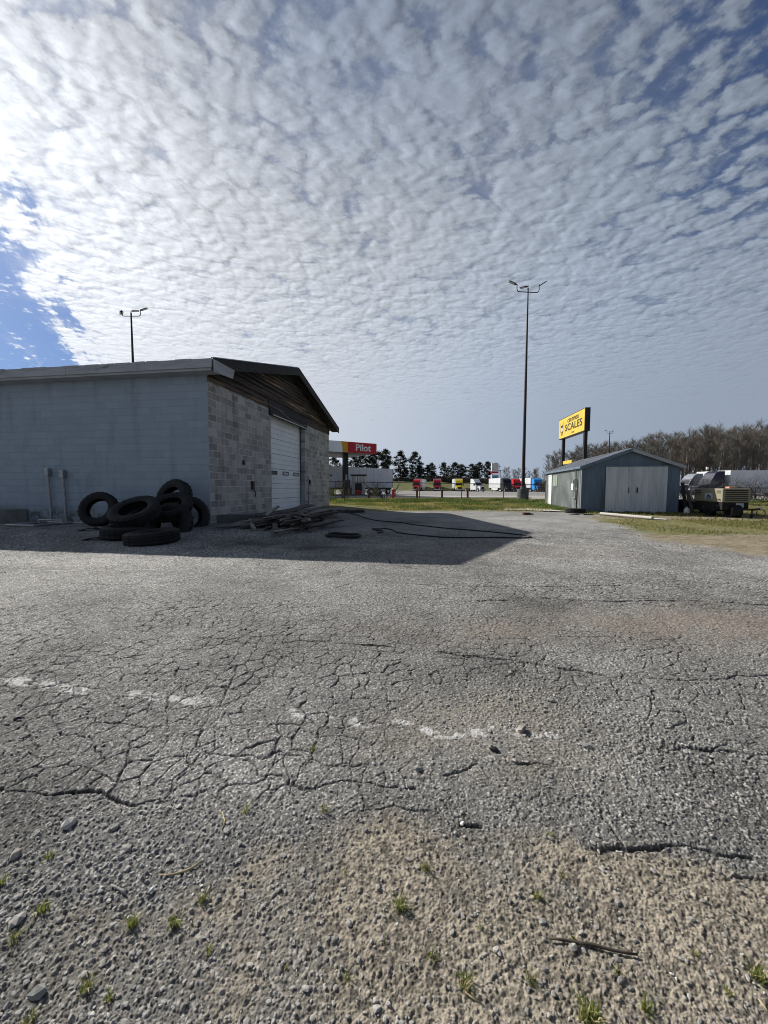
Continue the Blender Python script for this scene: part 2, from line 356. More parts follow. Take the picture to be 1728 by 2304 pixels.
# ------------------------------------------------------------------ noise in numpy
def hsh(ix, iy, s):
    h = (ix.astype(np.int64)*374761393 + iy.astype(np.int64)*668265263 + s*982451653) & 0xFFFFFFFF
    h = ((h ^ (h >> 13))*1274126177) & 0xFFFFFFFF
    h = ((h ^ (h >> 16))*2246822519) & 0xFFFFFFFF
    return ((h ^ (h >> 15)) & 0xFFFFFF)/float(0x1000000)
def vn(x, y, s=0):
    ix, iy = np.floor(x), np.floor(y); fx, fy = x-ix, y-iy
    fx = fx*fx*(3-2*fx); fy = fy*fy*(3-2*fy)
    a, b, c, d = hsh(ix, iy, s), hsh(ix+1, iy, s), hsh(ix, iy+1, s), hsh(ix+1, iy+1, s)
    return (a*(1-fx)+b*fx)*(1-fy) + (c*(1-fx)+d*fx)*fy
def fbm(x, y, o=4, s=0):
    t = 0; a = .5; n = 0
    for i in range(o):
        t = t + a*vn(x*2**i + 17.3*i, y*2**i - 9.1*i, s+i); n += a; a *= .55
    return t/n
def worley(x, y, s=0, jit=.9):
    ix, iy = np.floor(x), np.floor(y)
    f1 = np.full(x.shape, 9.); f2 = np.full(x.shape, 9.); idr = np.zeros(x.shape)
    for dx in (-1, 0, 1):
        for dy in (-1, 0, 1):
            cx, cy = ix+dx, iy+dy
            d = np.hypot(cx+.5+(hsh(cx, cy, s)-.5)*jit-x, cy+.5+(hsh(cx, cy, s+1)-.5)*jit-y)
            r = hsh(cx, cy, s+2); m = d < f1
            f2 = np.where(m, f1, np.minimum(f2, d)); idr = np.where(m, r, idr); f1 = np.where(m, d, f1)
    return f1, f2, idr
def sst(x, a, b):
    t = np.clip((x-a)/(b-a), 0, 1); return t*t*(3-2*t)
def pl_dist(x, y, pts):
    d = np.full(x.shape, 1e3)
    for (ax, ay), (bx, by) in zip(pts[:-1], pts[1:]):
        vx, vy = bx-ax, by-ay; t = np.clip(((x-ax)*vx+(y-ay)*vy)/(vx*vx+vy*vy), 0, 1)
        d = np.minimum(d, np.hypot(x-ax-t*vx, y-ay-t*vy))
    return d

GA = .1593; GC = (-4.9037, 10.8397)                       # garage: turn and front left corner of its gable
gn = (math.cos(GA), -math.sin(GA)); gd = (math.sin(GA), math.cos(GA))
def rise(x, y):
    "the yard comes up a little to the garage wall"
    lx = (x-GC[0])*gn[0] + (y-GC[1])*gn[1]; ly = (x-GC[0])*gd[0] + (y-GC[1])*gd[1]
    ox = np.maximum(np.maximum(lx, -lx-18), 0); oy = np.maximum(np.maximum(-ly, ly-11.2), 0)
    return .15*(1-sst(np.hypot(ox, oy), .3, 4.6))
YARD_EDGE = [(60, 6.2), (9.5, 6.35), (6.8, 6.8), (6.1, 7.4), (5.95, 8.2), (6.8, 10.0), (7.6, 12.4), (7.7, 15.4), (9.2, 16.6), (9.0, 18.0), (7.6, 18.9), (5.5, 19.4), (2, 19.3), (-2.7, 19.2), (-6, 19.2), (-60, 20)]
def inside_grass(x, y):
    "signed-ish distance: >0 on the grass beyond the yard edge"
    poly = YARD_EDGE + [(-60, 400), (60, 400)]
    ins = np.zeros(x.shape, bool)
    for (ax, ay), (bx, by) in zip(poly, poly[1:]+poly[:1]):
        c = ((ay > y) != (by > y)) & (x < (bx-ax)*(y-ay)/((by-ay) if by != ay else 1e-9)+ax); ins ^= c
    d = pl_dist(x, y, YARD_EDGE)
    return np.where(ins, d, -d)
CRACKS = [([(-1.6, 1.45), (-1.1, 1.43), (-.92, 1.395), (-.72, 1.44), (-.62, 1.50), (-.45, 1.52), (-.3, 1.47), (-.1, 1.50), (.15, 1.46)], .012),
          
          ([(1.0, 4.0), (1.7, 4.12), (2.3, 4.02), (3.2, 4.05), (4.0, 3.9), (5.5, 3.8)], .03),
          ([(.3, 4.75), (1.3, 4.6), (2.2, 4.62), (3.2, 4.7)], .022),
          ([(-.6, 2.95), (0, 2.82), (.45, 2.72), (.9, 2.62), (1.15, 2.50), (1.5, 2.36), (1.9, 2.32), (2.4, 2.40), (3.2, 2.38)], .016),
          ([(.25, 1.53), (.45, 1.60), (.7, 1.57)], .008), ([(1.1, 1.72), (1.35, 1.69), (1.7, 1.66), (2.0, 1.72)], .010),
          ([(.42, 1.20), (.60, 1.215), (.72, 1.19), (.95, 1.21), (1.2, 1.17)], .010), ([(.55, 1.11), (.72, 1.13), (.9, 1.09), (1.2, 1.10)], .011),
          ([(-.15, 1.33), (.05, 1.37), (.2, 1.34), (.33, 1.29)], .007), ([(-.2, 6.8), (.1, 6.2), (.15, 5.9), (.5, 5.6)], .03)]
PAINT = [[(-2.75, 2.42), (-2.38, 2.32), (-2.0, 2.24), (-1.72, 2.2)], [(-1.45, 2.13), (-1.11, 2.10), (-.98, 2.08)], [(-.52, 1.99), (-.38, 1.95), (-.30, 1.94)], [(-.14, 1.91), (-.06, 1.88)],
         [(.03, 1.875), (.12, 1.87), (.17, 1.835), (.30, 1.79), (.36, 1.80)], [(.44, 1.80), (.47, 1.79)], [(.55, 1.84), (.62, 1.82), (.69, 1.80)], [(.74, 1.795), (.82, 1.79)]]
PAINT_FAR = [[(-5.6, 5.38), (-5.0, 5.42), (-4.35, 5.44), (-3.3, 5.5)], [(-2.75, 4.6), (-2.6, 4.62)]]

def gravel_mask(x, y):
    g = fbm(x*.9+3, y*.9, 3, 40)
    c = np.exp(-((x-.35)/.95)**2-((y-3.9)/.75)**2)*.55 + np.exp(-((x-.75)/.5)**2-((y-2.1)/.32)**2)*.9 + np.exp(-((x-1.3)/.5)**2-((y-1.6)/.3)**2)*.8
    c = c + np.exp(-((x+.95)/.5)**2-((y-1.15)/.22)**2)*.8 + sst(1.5-y+.08*(g-.5), 0, .12)*.35
    return np.clip(c + sst(g, .52, .75)*.35*(y < 8), 0, 1)
def dirt_mask(x, y):
    w = fbm(x*2.2, y*2.2, 4, 60)-.5; w2 = fbm(x*7, y*7, 3, 64)-.5
    edge = 1.34 + .0*x + np.where(x > .35, -(x-.35)*.22, 0) + np.where(x < -.1, (x+.1)*.42, 0)
    bottom = sst(edge - y + w*.30 + w2*.10, -.03, .10)*sst(x+.85-(1.0-y)*1.0+w*.7, -.25, .25)
    mid = np.exp(-((x-.62)/.55)**2-((y-1.86)/.42)**2)*1.0 + np.exp(-((x-.1)/.35)**2-((y-1.75)/.22)**2)*.5
    red = np.exp(-((x-3.0)/1.2)**2-((y-3.35)/.42)**2)*1.25 + np.exp(-((x-.9)/1.0)**2-((y-3.15)/.3)**2)*.5 + np.exp(-((x-2.2)/2.2)**2-((y-7.3)/.8)**2)*.5
    return np.clip(bottom, 0, 1), np.clip(mid*(1+2.4*w), 0, 1), np.clip(red*(1+2.2*w), 0, 1)

def ground_fields(x, y, detail=True):
    near = 1-sst(np.abs(y), 9.0, 13.5)
    bt, mid, red = dirt_mask(x, y)
    dirt = np.clip(bt+mid*.75+red*.6, 0, 1)
    gr = inside_grass(x, y) + (fbm(x*.9, y*.9, 4, 77)-.5)*1.8
    gmask = sst(gr, -.35, .55)
    G = gravel_mask(x, y)*(1-gmask)
    h = .03*(fbm(x*.35, y*.35, 3, 5)-.5) + .012*(fbm(x*1.7, y*1.7, 3, 9)-.5)
    h = h*(1-sst(y, 16, 26)) + rise(x, y)
    big = fbm(x*.22, y*.22, 4, 21); m2 = fbm(x*1.3, y*1.3, 4, 23); m3 = fbm(x*5., y*5., 3, 29)
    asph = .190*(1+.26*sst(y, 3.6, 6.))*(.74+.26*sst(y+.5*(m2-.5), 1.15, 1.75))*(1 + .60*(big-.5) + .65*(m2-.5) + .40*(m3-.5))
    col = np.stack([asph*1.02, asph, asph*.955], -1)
    # alligator cracking
    wx = x + .16*(fbm(x*4, y*4, 4, 31)-.5); wy = y + .16*(fbm(x*4, y*4, 4, 35)-.5)
    f1, f2, _ = worley(wx*9.4, wy*8.0, 101); e1 = (f2-f1)/8.6
    f1b, f2b, _ = worley(wx*1.25+4, wy*1.05, 111); e2 = (f2b-f1b)/1.15
    al = sst(fbm(x*.45+2, y*.45, 3, 51) + .03 + .22*np.exp(-((x+2.3)/2.2)**2-((y-2.6)/1.7)**2) + .12*np.exp(-((x-.6)/2.2)**2-((y-2.7)/.6)**2)
             + .12*np.exp(-((x-1.5)/2.)**2-((y-4.4)/.5)**2), .44, .60)*(1-sst(y, 8, 11))
    pas = 1-np.clip(dirt*1.3+G*.35+gmask, 0, 1)
    wv = .25+1.6*vn(x*4, y*4, 55)*vn(x*9, y*9, 56)*1.6
    brk = sst(fbm(x*3.1, y*2.3, 4, 131), .27, .45)
    c1 = brk*(1-sst(e1, .0, .0072*wv+.0015*np.maximum(y, 1)))*al*pas*sst(y+.15*(m2-.5), 1.30, 1.55)
    c2 = (1-sst(e2, .0, .007*wv+.0012*np.maximum(y, 1)))*pas*sst(fbm(x*.6, y*.6, 3, 57), .42, .60)*(.25+.75*sst(fbm(x*2.2, y*1.7, 3, 133), .38, .54))*(1-sst(y, 13, 17))
    jx = x + .05*(fbm(x*7, y*7, 4, 81)-.5)*2; jy = y + .04*(fbm(x*7, y*7, 4, 85)-.5)*2
    c3 = np.zeros(x.shape)
    for pts, w in CRACKS:
        d = pl_dist(jx, jy, pts); c3 = np.maximum(c3, 1-sst(d, w*.22*wv, w*.75*wv))
    c3 = c3*(1-bt*.8)*(.12+.88*sst(fbm(x*3.7, y*3.7, 3, 137), .34, .47))
    cr = np.clip(np.maximum(np.maximum(c1*.9, c2), c3), 0, 1)
    out_cr = cr
    if detail:
        # grit of the worn surface and pebbles lying in it
        g1, g1b, i1 = worley(x*150, y*150, 201)
        g2, g2b, i2 = worley(x*66, y*66, 211)
        pres = (i2 < (.05 + .22*G)).astype(float)
        dome = np.sqrt(np.clip(1-(g2/(.30+.2*vn(x*66, y*66, 3)))**2, 0, 1))*pres
        grit = np.clip(1-g1*1.15, 0, 1)*(.4+.9*i1)
        lump = fbm(x*28, y*28, 3, 91)-.5
        h = h + near*(.0050*grit*(1-.22*dirt) + .0052*dome*(.5+.8*G) + .006*(fbm(x*70, y*70, 2, 92)-.5) + .0045*lump)
        tone = np.where(i1 < .12, 2.6, np.where(i1 > .86, .30, .50+.9*i1))
        col = col*(1+near*(tone-1)*.75)[..., None]
        st = np.stack([.15+.30*hsh(np.floor(i2*9e5), np.floor(i2*7e5), 9)]*3, -1)*np.array([1.03, 1., .95])
        wst = (np.clip(dome*1.6, 0, 1)*near*(.35+.5*G))[..., None]
        col = col*(1-wst) + st*wst
    # soil
    tn = (.75+.5*fbm(x*9, y*9, 4, 71))[..., None]
    soil = np.array([.245, .215, .170])*tn; rsoil = np.array([.235, .188, .15])*tn
    speck = 1.0
    if detail: speck = (.45+.85*sst(vn(x*150, y*150, 73)*.6+vn(x*70, y*70, 75)*.4, .28, .66))[..., None]
    pat = .45+.75*sst(fbm(x*3.4, y*3.4, 5, 171), .34, .62)
    a = np.clip((bt*.9+mid*.4)*pat, 0, 1)[..., None]*.86; col = col*(1-a) + soil*speck*a
    a = np.clip(red, 0, 1)[..., None]*.55; col = col*(1-a) + rsoil*speck*a
    # worn paint on the high grains
    for pl, w, st_ in ((PAINT, .046, 1.), (PAINT_FAR, .04, .8)):
        for p in pl:
            d = pl_dist(x + .03*(vn(x*14, y*14, 97)-.5), y + .05*(vn(x*11, y*11, 98)-.5), p)
            a = (1-sst(d, w*.5, w))*sst(fbm(x*48, y*48, 3, 99)*.5 + fbm(x*13, y*13, 3, 96)*.5, .485, .575)*.72*(1-cr)*st_
            col = col*(1-a[..., None]) + np.array([.64, .64, .63])*a[..., None]*.75 + col*a[..., None]*.25
    col = col*(1-cr*.78)[..., None]
    h = h - cr*np.where(c3 > .2, .016, .010)*(1-sst(y, 7, 10))
    # oil stains in front of the door
    for (sx_, sy_, sr) in ((-1.3, 7.5, .7), (-2.6, 8.0, .8), (.9, 13.2, .8)):
        a = np.exp(-((x-sx_)/sr)**2-((y-sy_)/(sr*.5))**2)*.6*(.4+1.2*fbm(x*3, y*3, 3, 88)); a = np.clip(a, 0, .8)[..., None]; col = col*(1-a)+np.array([.035, .034, .034])*a
    # grass soil beyond the yard edge
    gt = fbm(x*.7, y*.7, 4, 66)[..., None]; gt2 = fbm(x*.25, y*.25, 3, 67)[..., None]
    gcol = np.array([.12, .135, .05])*(1-gt) + np.array([.20, .18, .09])*gt
    bare = sst(gt2[..., 0]+.12*np.exp(-((x-7.5)/2.2)**2-((y-8.5)/2.5)**2), .47, .60)[..., None]*(y < 16)[..., None]
    gcol = gcol*(1-bare*.8) + np.array([.25, .21, .155])*bare*.8
    mo = (.6+.8*vn(x*9, y*9, 68)*.6+.8*vn(x*23, y*23, 69)*.4)[..., None]
    gm = gmask[..., None]; col = col*(1-gm) + gcol*mo*gm
    h = h + gmask*(.02+.03*(fbm(x*2, y*2, 3, 70)-.5))*(1-sst(y, 20, 30))
    return h, np.clip(col, .008, .9), gmask, G

# ------------------------------------------------------------------ the ground: one sheet to the horizon
ys = [-120, -60, -30, -15, -8, -4, -2, -1, -.4, 0, .2, .35, .45]
yv = .52
while yv < 13.5: ys.append(yv); yv *= 1.0023
while yv < 45: ys.append(yv); yv *= 1.012
while yv < 1500: ys.append(yv); yv *= 1.16
ys = np.array(ys)
us = np.r_[[-90, -24, -8, -3.5, -2, -1.45, -1.2, -1.08], np.linspace(-1, 1, 1140), [1.08, 1.2, 1.45, 2, 3.5, 8, 24, 90]]
UU, YY = np.meshgrid(us, ys)
XX = UU*(1.13*np.maximum(YY, .5)+.25)
XX = XX + np.where(np.abs(UU) < 1, (hsh(np.arange(XX.size).reshape(XX.shape), YY*0+3, 5)-.5)*.0016*np.maximum(YY, .6)*(YY < 13.5), 0)
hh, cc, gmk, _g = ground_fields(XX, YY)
nr, nc = XX.shape
me = bpy.data.meshes.new('ground')
me.vertices.add(nr*nc)
me.vertices.foreach_set('co', np.stack([XX, YY, hh], -1).astype(np.float32).ravel())
ii = np.arange(nr*nc).reshape(nr, nc)
q = np.stack([ii[:-1, :-1], ii[:-1, 1:], ii[1:, 1:], ii[1:, :-1]], -1).reshape(-1, 4)
me.loops.add(q.size); me.polygons.add(len(q))
me.loops.foreach_set('vertex_index', q.ravel().astype(np.int32))
me.polygons.foreach_set('loop_start', (np.arange(len(q))*4).astype(np.int32))
me.polygons.foreach_set('use_smooth', np.ones(len(q), bool))
me.update(calc_edges=True)
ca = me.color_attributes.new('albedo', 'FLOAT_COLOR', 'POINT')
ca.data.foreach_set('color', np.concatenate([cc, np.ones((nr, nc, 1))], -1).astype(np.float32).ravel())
gm_ = bpy.data.materials.new('yard_surface'); gm_.use_nodes = True; gm_.node_tree.nodes.clear(); t = NT(gm_.node_tree)
b = t.n('ShaderNodeBsdfPrincipled', {'Roughness': .95, 'Specular IOR Level': .12}); t.n('ShaderNodeOutputMaterial', {0: b.outputs[0]})
co = t.n('ShaderNodeTexCoord').outputs['Object']; al_ = t.n('ShaderNodeAttribute', attribute_name='albedo').outputs['Color']
dist = t.n('ShaderNodeSeparateXYZ', {0: co}).outputs[1]
far = t.ss(dist, 4., 12.); fine = t.n('ShaderNodeTexNoise', {'Vector': co, 'Scale': 340., 'Detail': 2., 'Roughness': .6}).outputs[0]; nearw = t.ss(dist, 5., 2.)
fn = t.noise(co, 42., 6, .75); fn2 = t.noise(co, 9., 6, .7)
mul = t.m('ADD', t.m('ADD', t.m('MULTIPLY', t.m('SUBTRACT', fine, .5), t.m('MULTIPLY', nearw, 1.7)), t.m('MULTIPLY', t.m('SUBTRACT', fn, .5), t.m('MULTIPLY', t.ss(dist, 1.5, 8.), 2.6))), t.m('ADD', 1., t.m('MULTIPLY', t.m('SUBTRACT', fn2, .5), t.m('MULTIPLY', far, .7))))
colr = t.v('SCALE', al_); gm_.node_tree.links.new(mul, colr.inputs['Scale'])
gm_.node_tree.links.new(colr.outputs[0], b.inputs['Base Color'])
bp = t.n('ShaderNodeBump', {'Strength': t.m('ADD', .25, t.m('MULTIPLY', far, .55)), 'Distance': .02, 'Height': t.m('ADD', t.noise(co, 55., 5, .7), t.m('MULTIPLY', fine, .35))})
gm_.node_tree.links.new(bp.outputs[0], b.inputs['Normal'])
me.materials.append(gm_)
ground = link('ground', me); tag(ground, 'cracked grey asphalt yard with gravel, sandy soil and worn white paint', kind='structure')
def ground_z(x, y):
    return float(ground_fields(np.array([x], float), np.array([y], float), False)[0][0])

# loose gravel, far too many pieces to count
def ico():
    p = (1+5**.5)/2
    v = np.array([(-1, p, 0), (1, p, 0), (-1, -p, 0), (1, -p, 0), (0, -1, p), (0, 1, p), (0, -1, -p), (0, 1, -p), (p, 0, -1), (p, 0, 1), (-p, 0, -1), (-p, 0, 1)], float)
    f = np.array([(0,11,5),(0,5,1),(0,1,7),(0,7,10),(0,10,11),(1,5,9),(5,11,4),(11,10,2),(10,7,6),(7,1,8),(3,9,4),(3,4,2),(3,2,6),(3,6,8),(3,8,9),(4,9,5),(2,4,11),(6,2,10),(8,6,7),(9,8,1)])
    return v/np.linalg.norm(v[0]), f
IV, IF = ico()
rg = np.random.default_rng(3)
N = 60000
gy = np.exp(rg.uniform(np.log(.72), np.log(9.5), N)); gx = rg.uniform(-1, 1, N)*(1.1*gy+.15)
hz, _c, gk, gg = ground_fields(gx, gy, False)
dsum = sum(dirt_mask(gx, gy))
keep = rg.random(N) < np.clip(.03+.6*gg+.05*dsum, 0, 1)*np.where(gy < 1.3, .55, 1)*(1-gk*.8)*np.clip(1.6/gy**.35, .2, 1)
gx, gy, hz = gx[keep], gy[keep], hz[keep]; n = len(gx)
sz = np.exp(rg.normal(np.log(.0030), .50, n)); sz = np.clip(sz, .0016, .0095)*np.clip(.9+.10*gy, 1, 1.6)
V = IV[None]*(1+rg.uniform(-.28, .28, (n, 12, 1)))
V = V*np.stack([sz*rg.uniform(.8, 1.5, n), sz*rg.uniform(.7, 1.1, n), sz*rg.uniform(.35, .65, n)], -1)[:, None, :]
a = rg.uniform(0, 6.283, n); ca_, sa_ = np.cos(a)[:, None], np.sin(a)[:, None]
V = np.stack([V[..., 0]*ca_-V[..., 1]*sa_, V[..., 0]*sa_+V[..., 1]*ca_, V[..., 2]], -1) + np.stack([gx, gy, hz+.003+sz*.3], -1)[:, None, :]
F = (IF[None]+np.arange(n)[:, None, None]*12).reshape(-1, 3)
me = bpy.data.meshes.new('gravel'); me.from_pydata(V.reshape(-1, 3).tolist(), [], F.tolist()); me.materials.append(M['stone'])
tag(link('gravel', me), 'loose grey gravel scattered over the broken asphalt', 'gravel', kind='stuff')
print('GRAVEL', n)

# ------------------------------------------------------------------ paved areas beyond the fence
def sheet(name, pts, z, m, label=None, kind='structure'):
    mb = MB(); mb.add([(x, y, z) for x, y in pts], [tuple(range(len(pts)))])
    return tag(mb.build(name, m), label, kind=kind)
sheet('driveway', [(-70, 42.2), (120, 38.5), (120, 56), (-70, 56)], .05, M['road'])
sheet('truck_lot', [(-70, 56), (120, 56), (150, 150), (-70, 150)], .045, M['lot'])
kb = MB(); kb.box(-70, 9.5, 41.85, 42.2, -.05, .16); kb.box(9.5, 16, 41.75, 42.1, -.05, .15)
tag(kb.build('kerb', M['conc_pale']), None, kind='structure')
# mown bank behind the trucks
nx, ny = 90, 14; bv = []
for j in range(ny):
    for i in range(nx):
        X = -60 + 120*i/(nx-1); u = j/(ny-1)
        fall = min(1, max(0, (52-X)/10))
        z = 3.25*sst(np.array(u), 0, .75)*fall*(1+.10*math.sin(X*.13)+.05*math.sin(X*.41))
        bv.append((X, 134+u*26, float(z)))
mb = MB(); mb.add(bv, [(j*nx+i, j*nx+i+1, (j+1)*nx+i+1, (j+1)*nx+i) for j in range(ny-1) for i in range(nx-1)])
tag(mb.build('grass_bank', M['berm'], smooth=True), None, kind='structure')
# concrete walk and pad by the light pole
mb = MB(); mb.add([(6.3, 20.2, .055), (8.9, 18.7, .055), (9.7, 20.0, .055), (7.4, 23.0, .055)], [(0, 1, 2, 3)])
tag(mb.build('path', M['conc_pale']), None, kind='structure')

# ------------------------------------------------------------------ block garage (local: x out of the gable, y along it)
gar = thing('block_garage', 'grey concrete block garage with painted side, charred gable and white roll-up door', 'garage', (GC[0], GC[1], 0), -GA)
GW, HW, RI, OE, OG, LN, RT = 11.23, 4.49, 1.442, .40, .44, 17., .16
SL = RI/(GW/2)
mb = MB(); mb.box(-LN, .002, -.004, .2, -.3, HW); mb.build('side_wall', M['wall_paint'], gar)
D0, D1, DH = 3.90, 7.45, 4.0
mb = MB()
mb.box(-.2, 0, .201, D0, -.3, HW); mb.box(-.01, .0, .0, .2, -.3, HW) if False else None; mb.box(-.004, .0045, -.002, .21, -.3, HW); mb.box(-.2, 0, D1, GW, -.3, HW); mb.box(-.2, 0, D0, D1, DH, HW)
mb.box(-LN, -.2, GW-.2, GW, -.3, HW); mb.box(-LN, -LN+.2, .2, GW-.2, -.3, HW)
mb.build('gable_wall', M['block'], gar)
# corner quoins of painted wall: thin return of paint
def roof_z(y): return HW + (y if y < GW/2 else GW-y)*SL
ya, yb = -OE, GW+OE
za = HW-SL*OE
pts = [(ya, za+.03), (GW/2, HW+RI+.03), (yb, za+.03), (yb, za+RT+.03), (GW/2, HW+RI+RT+.03), (ya, za+RT+.03)]
mb = MB(); mb.prism(pts, -LN-.3, OG, 'x'); roof = mb.build('roof', [M['roofing']], gar)
# fascia along the eave, ragged where the paint and trim have gone
mb = MB()
x = -LN-.3
while x < OG-.001:
    L = min(rnd.uniform(2.2, 3.6), OG-x); dz = rnd.uniform(-.012, .012)
    mb.bbox(x, x+L-.006, ya-.045, ya-.003, za-.04+dz*.3, za+RT+.035+dz*.15, .006); x += L
x = -LN
while x < OG-.5:
    L = rnd.uniform(.15, .55)
    mb.box(x, x+L, ya-.055, ya-.046, za+RT-.02, za+RT+rnd.uniform(.035, .046)); x += L+rnd.uniform(0., .6)
mb.build('fascia', M['fascia'], gar)
mb = MB(); mb.box(-LN, OG-.05, ya, -.004, za-.10, za+.0); mb.build('soffit', M['fascia'], gar)
# rake boards
def rake(y0, y1, x0, x1, lo, hi):
    z0 = roof_z(y0) if 0 <= y0 <= GW else za; z1 = roof_z(y1) if 0 <= y1 <= GW else za
    return [(y0, z0+lo), (y1, z1+lo), (y1, z1+hi), (y0, z0+hi)]
for a_, b_, m_ in ((ya, GW/2-.003, 'fascia'), (GW/2+.003, yb, 'char_dark')):
    mb = MB(); mb.prism(rake(a_, b_, 0, 0, -.10, RT+.05), OG+.003, OG+.045, 'x'); mb.build('rake_board', M[m_] if m_ != 'fascia' else M['char_dark'], gar)
mb = MB(); mb.prism([(ya-.04, za-.17), (ya+.85, za-.10), (ya+.95, za+.16), (ya-.04, za+RT)], OG+.048, OG+.075, 'x'); mb.build('eave_trim', M['fascia'], gar)
mb = MB(); mb.prism(rake(ya+.0, GW/2-.1, 0, 0, RT+.052, RT+.075), OG-.05, OG+.055, 'x'); mb.build('drip_edge', M['galv'], gar)
for a_, b_ in ((ya, GW/2), (GW/2, yb)):
    mb = MB(); mb.prism(rake(a_, b_, 0, 0, -.035, .025), .06, OG, 'x'); mb.build('soffit', M['soffit'], gar)
# lapped gable boards, some hanging loose
mb = MB(); z = HW-.34; k = 0
while z < HW+RI-.08:
    hb = .165
    zt = z+hb
    lo = (z-HW)/SL if z > HW else 0; y0, y1 = max(.02, lo-.05), min(GW-.02, GW-lo+.05)
    y = y0
    while y < y1-.05:
        L = min(rnd.uniform(2.2, 4.6), y1-y)
        if not (rnd.random() < .07 and k > 2):
            dx = rnd.uniform(0, .018); dz = rnd.uniform(-.012, .012)
            a0, a1 = y, y+L-.01
            zt0 = min(zt+.02, roof_z(a0)+.02) if HW < zt else zt; zt1 = min(zt+.02, roof_z(a1)+.02) if HW < zt else zt
            zb0, zb1 = z+dz, z+dz+rnd.uniform(-.012, .012)
            if zt0 > zb0+.01 and zt1 > zb1+.01:
                v = [(.045+dx, a0, zb0), (.045+dx, a1, zb1), (.018, a1, zt1), (.018, a0, zt0), (.012, a0, zb0), (.012, a1, zb1), (.004, a1, zt1), (.004, a0, zt0)]
                mb.add(v, [(0,1,2,3), (7,6,5,4), (0,4,5,1), (3,2,6,7), (1,5,6,2), (0,3,7,4)])
            elif max(zt0-zb0, zt1-zb1) > .02:
                mid = a0 if zt0-zb0 > zt1-zb1 else a1; oth = a1 if mid == a0 else a0
                zb, ztt = (zb0, zt0) if mid == a0 else (zb1, zt1); ez = zb
                v = [(.045+dx, mid, zb), (.045+dx, oth, ez), (.018, mid, ztt), (.006, mid, zb), (.006, oth, ez), (.004, mid, ztt)]
                mb.add(v, [(0,1,2), (5,4,3), (0,3,4,1), (1,4,5,2), (2,5,3,0)])
        y += L
    z += .148; k += 1
mb.build('gable_siding', M['char'], gar)
mb = MB(); mb.add([(.001, 0, HW), (.001, GW, HW), (.001, GW/2, HW+RI)], [(0, 1, 2)]); mb.build('gable_backing', M['char_dark'], gar)
for zz_, xo, y0, y1 in ((HW+.02, .075, .1, GW-.1), (HW+.42, .07, 1.75, 9.4)):
    mb = MB(); mb.bbox(.046, xo+.02, y0, y1, zz_-.02, zz_+.045, .006); mb.build('ledger_strip', M['char'], gar)
# header box above the door with drooping cables
mb = MB(); mb.bbox(.004, .07, 3.74, 7.62, 3.90, HW-.34, .008); mb.bbox(.004, .055, 3.66, 7.66, HW-.345, HW-.05, .006); hd = mb.build('header_panel', M['char_dark'], gar)
mb = MB(); mb.bbox(.075, .11, 3.9, 7.55, 3.905, 3.955, .006); mb.build('header_rail', M['galv'], hd)
def sag(p, q, d, n=12): return [Vector(p).lerp(Vector(q), i/n) - Vector((0, 0, d*4*(i/n)*(1-i/n))) for i in range(n+1)]
for p, q_, d in (((.09, 3.2, 4.27), (.095, 4.9, 4.22), .03), ((.09, 4.2, 4.24), (.095, 7.5, 4.08), .16), ((.09, 4.35, 4.24), (.095, 7.1, 3.99), .07)):
    mb = MB(); mb.tube(sag(p, q_, d), .008, 5); mb.build('cable', M['galv'], hd)
# roll-up door
mb = MB(); XD = -.24; z = .14
while z < DH+.05:
    mb.bbox(XD-.04, XD, D0-.1, D1+.06, z, z+.196, .012); z += .2
door = mb.build('roll_up_door', M['rollup'], gar)
mb = MB()
for z in (.74, 1.34, 1.94, 2.54, 3.14): mb.box(XD-.005, XD+.0015, D0-.1, D1+.05, z-.006, z+.006)
mb.build('section_seam', M['seam'], door)
for y0 in (4.31, 5.46, 6.61):
    mb = MB(); y1 = y0+.58
    for a0, a1, b0, b1 in ((y0, y1, 1.705, 1.735), (y0, y1, 1.825, 1.855), (y0, y0+.035, 1.735, 1.825), (y1-.035, y1, 1.735, 1.825)): mb.box(XD+.002, XD+.022, a0, a1, b0, b1)
    w_ = mb.build('window', M['gasket'], door)
    mb = MB(); mb.box(XD+.002, XD+.010, y0+.03, y1-.03, 1.73, 1.83); mb.build('pane', M['glass'] if y0 < 5 else M['trailer_dim'], w_)
mb = MB(); mb.box(XD-.03, XD+.03, D1-.035, D1-.002, .1, DH); mb.build('door_track', M['fence_steel'], gar)
mb = MB(); mb.bbox(-.21, .012, D1-.03, D1-.002, .15, 1.35, .004); mb.build('jamb_panel', M['galv'], gar)
mb = MB(); mb.tube([(.03, 7.86, .2), (.03, 7.80, 1.72)], .022, 8); mb.tube([(.03, 7.80, 1.62), (.03, 7.95, 1.55)], .015, 6); mb.build('conduit_pipe', M['galv'], gar)
mb = MB(); mb.bbox(.002, .07, 7.92, 8.04, 1.36, 1.56, .008); mb.build('switch_box', M['black'], gar)
mb = MB(); mb.bbox(.002, .05, 1.78, 1.89, 1.93, 2.07, .008); mb.build('switch_box', M['black'], gar)
mb = MB(); mb.bbox(.002, .06, 2.33, 2.47, 1.12, 1.40, .008); mb.tube([(.05, 2.40, 1.14), (.07, 2.52, 1.0), (.05, 2.50, .86)], .018, 6); mb.build('outlet_box', M['black'], gar)

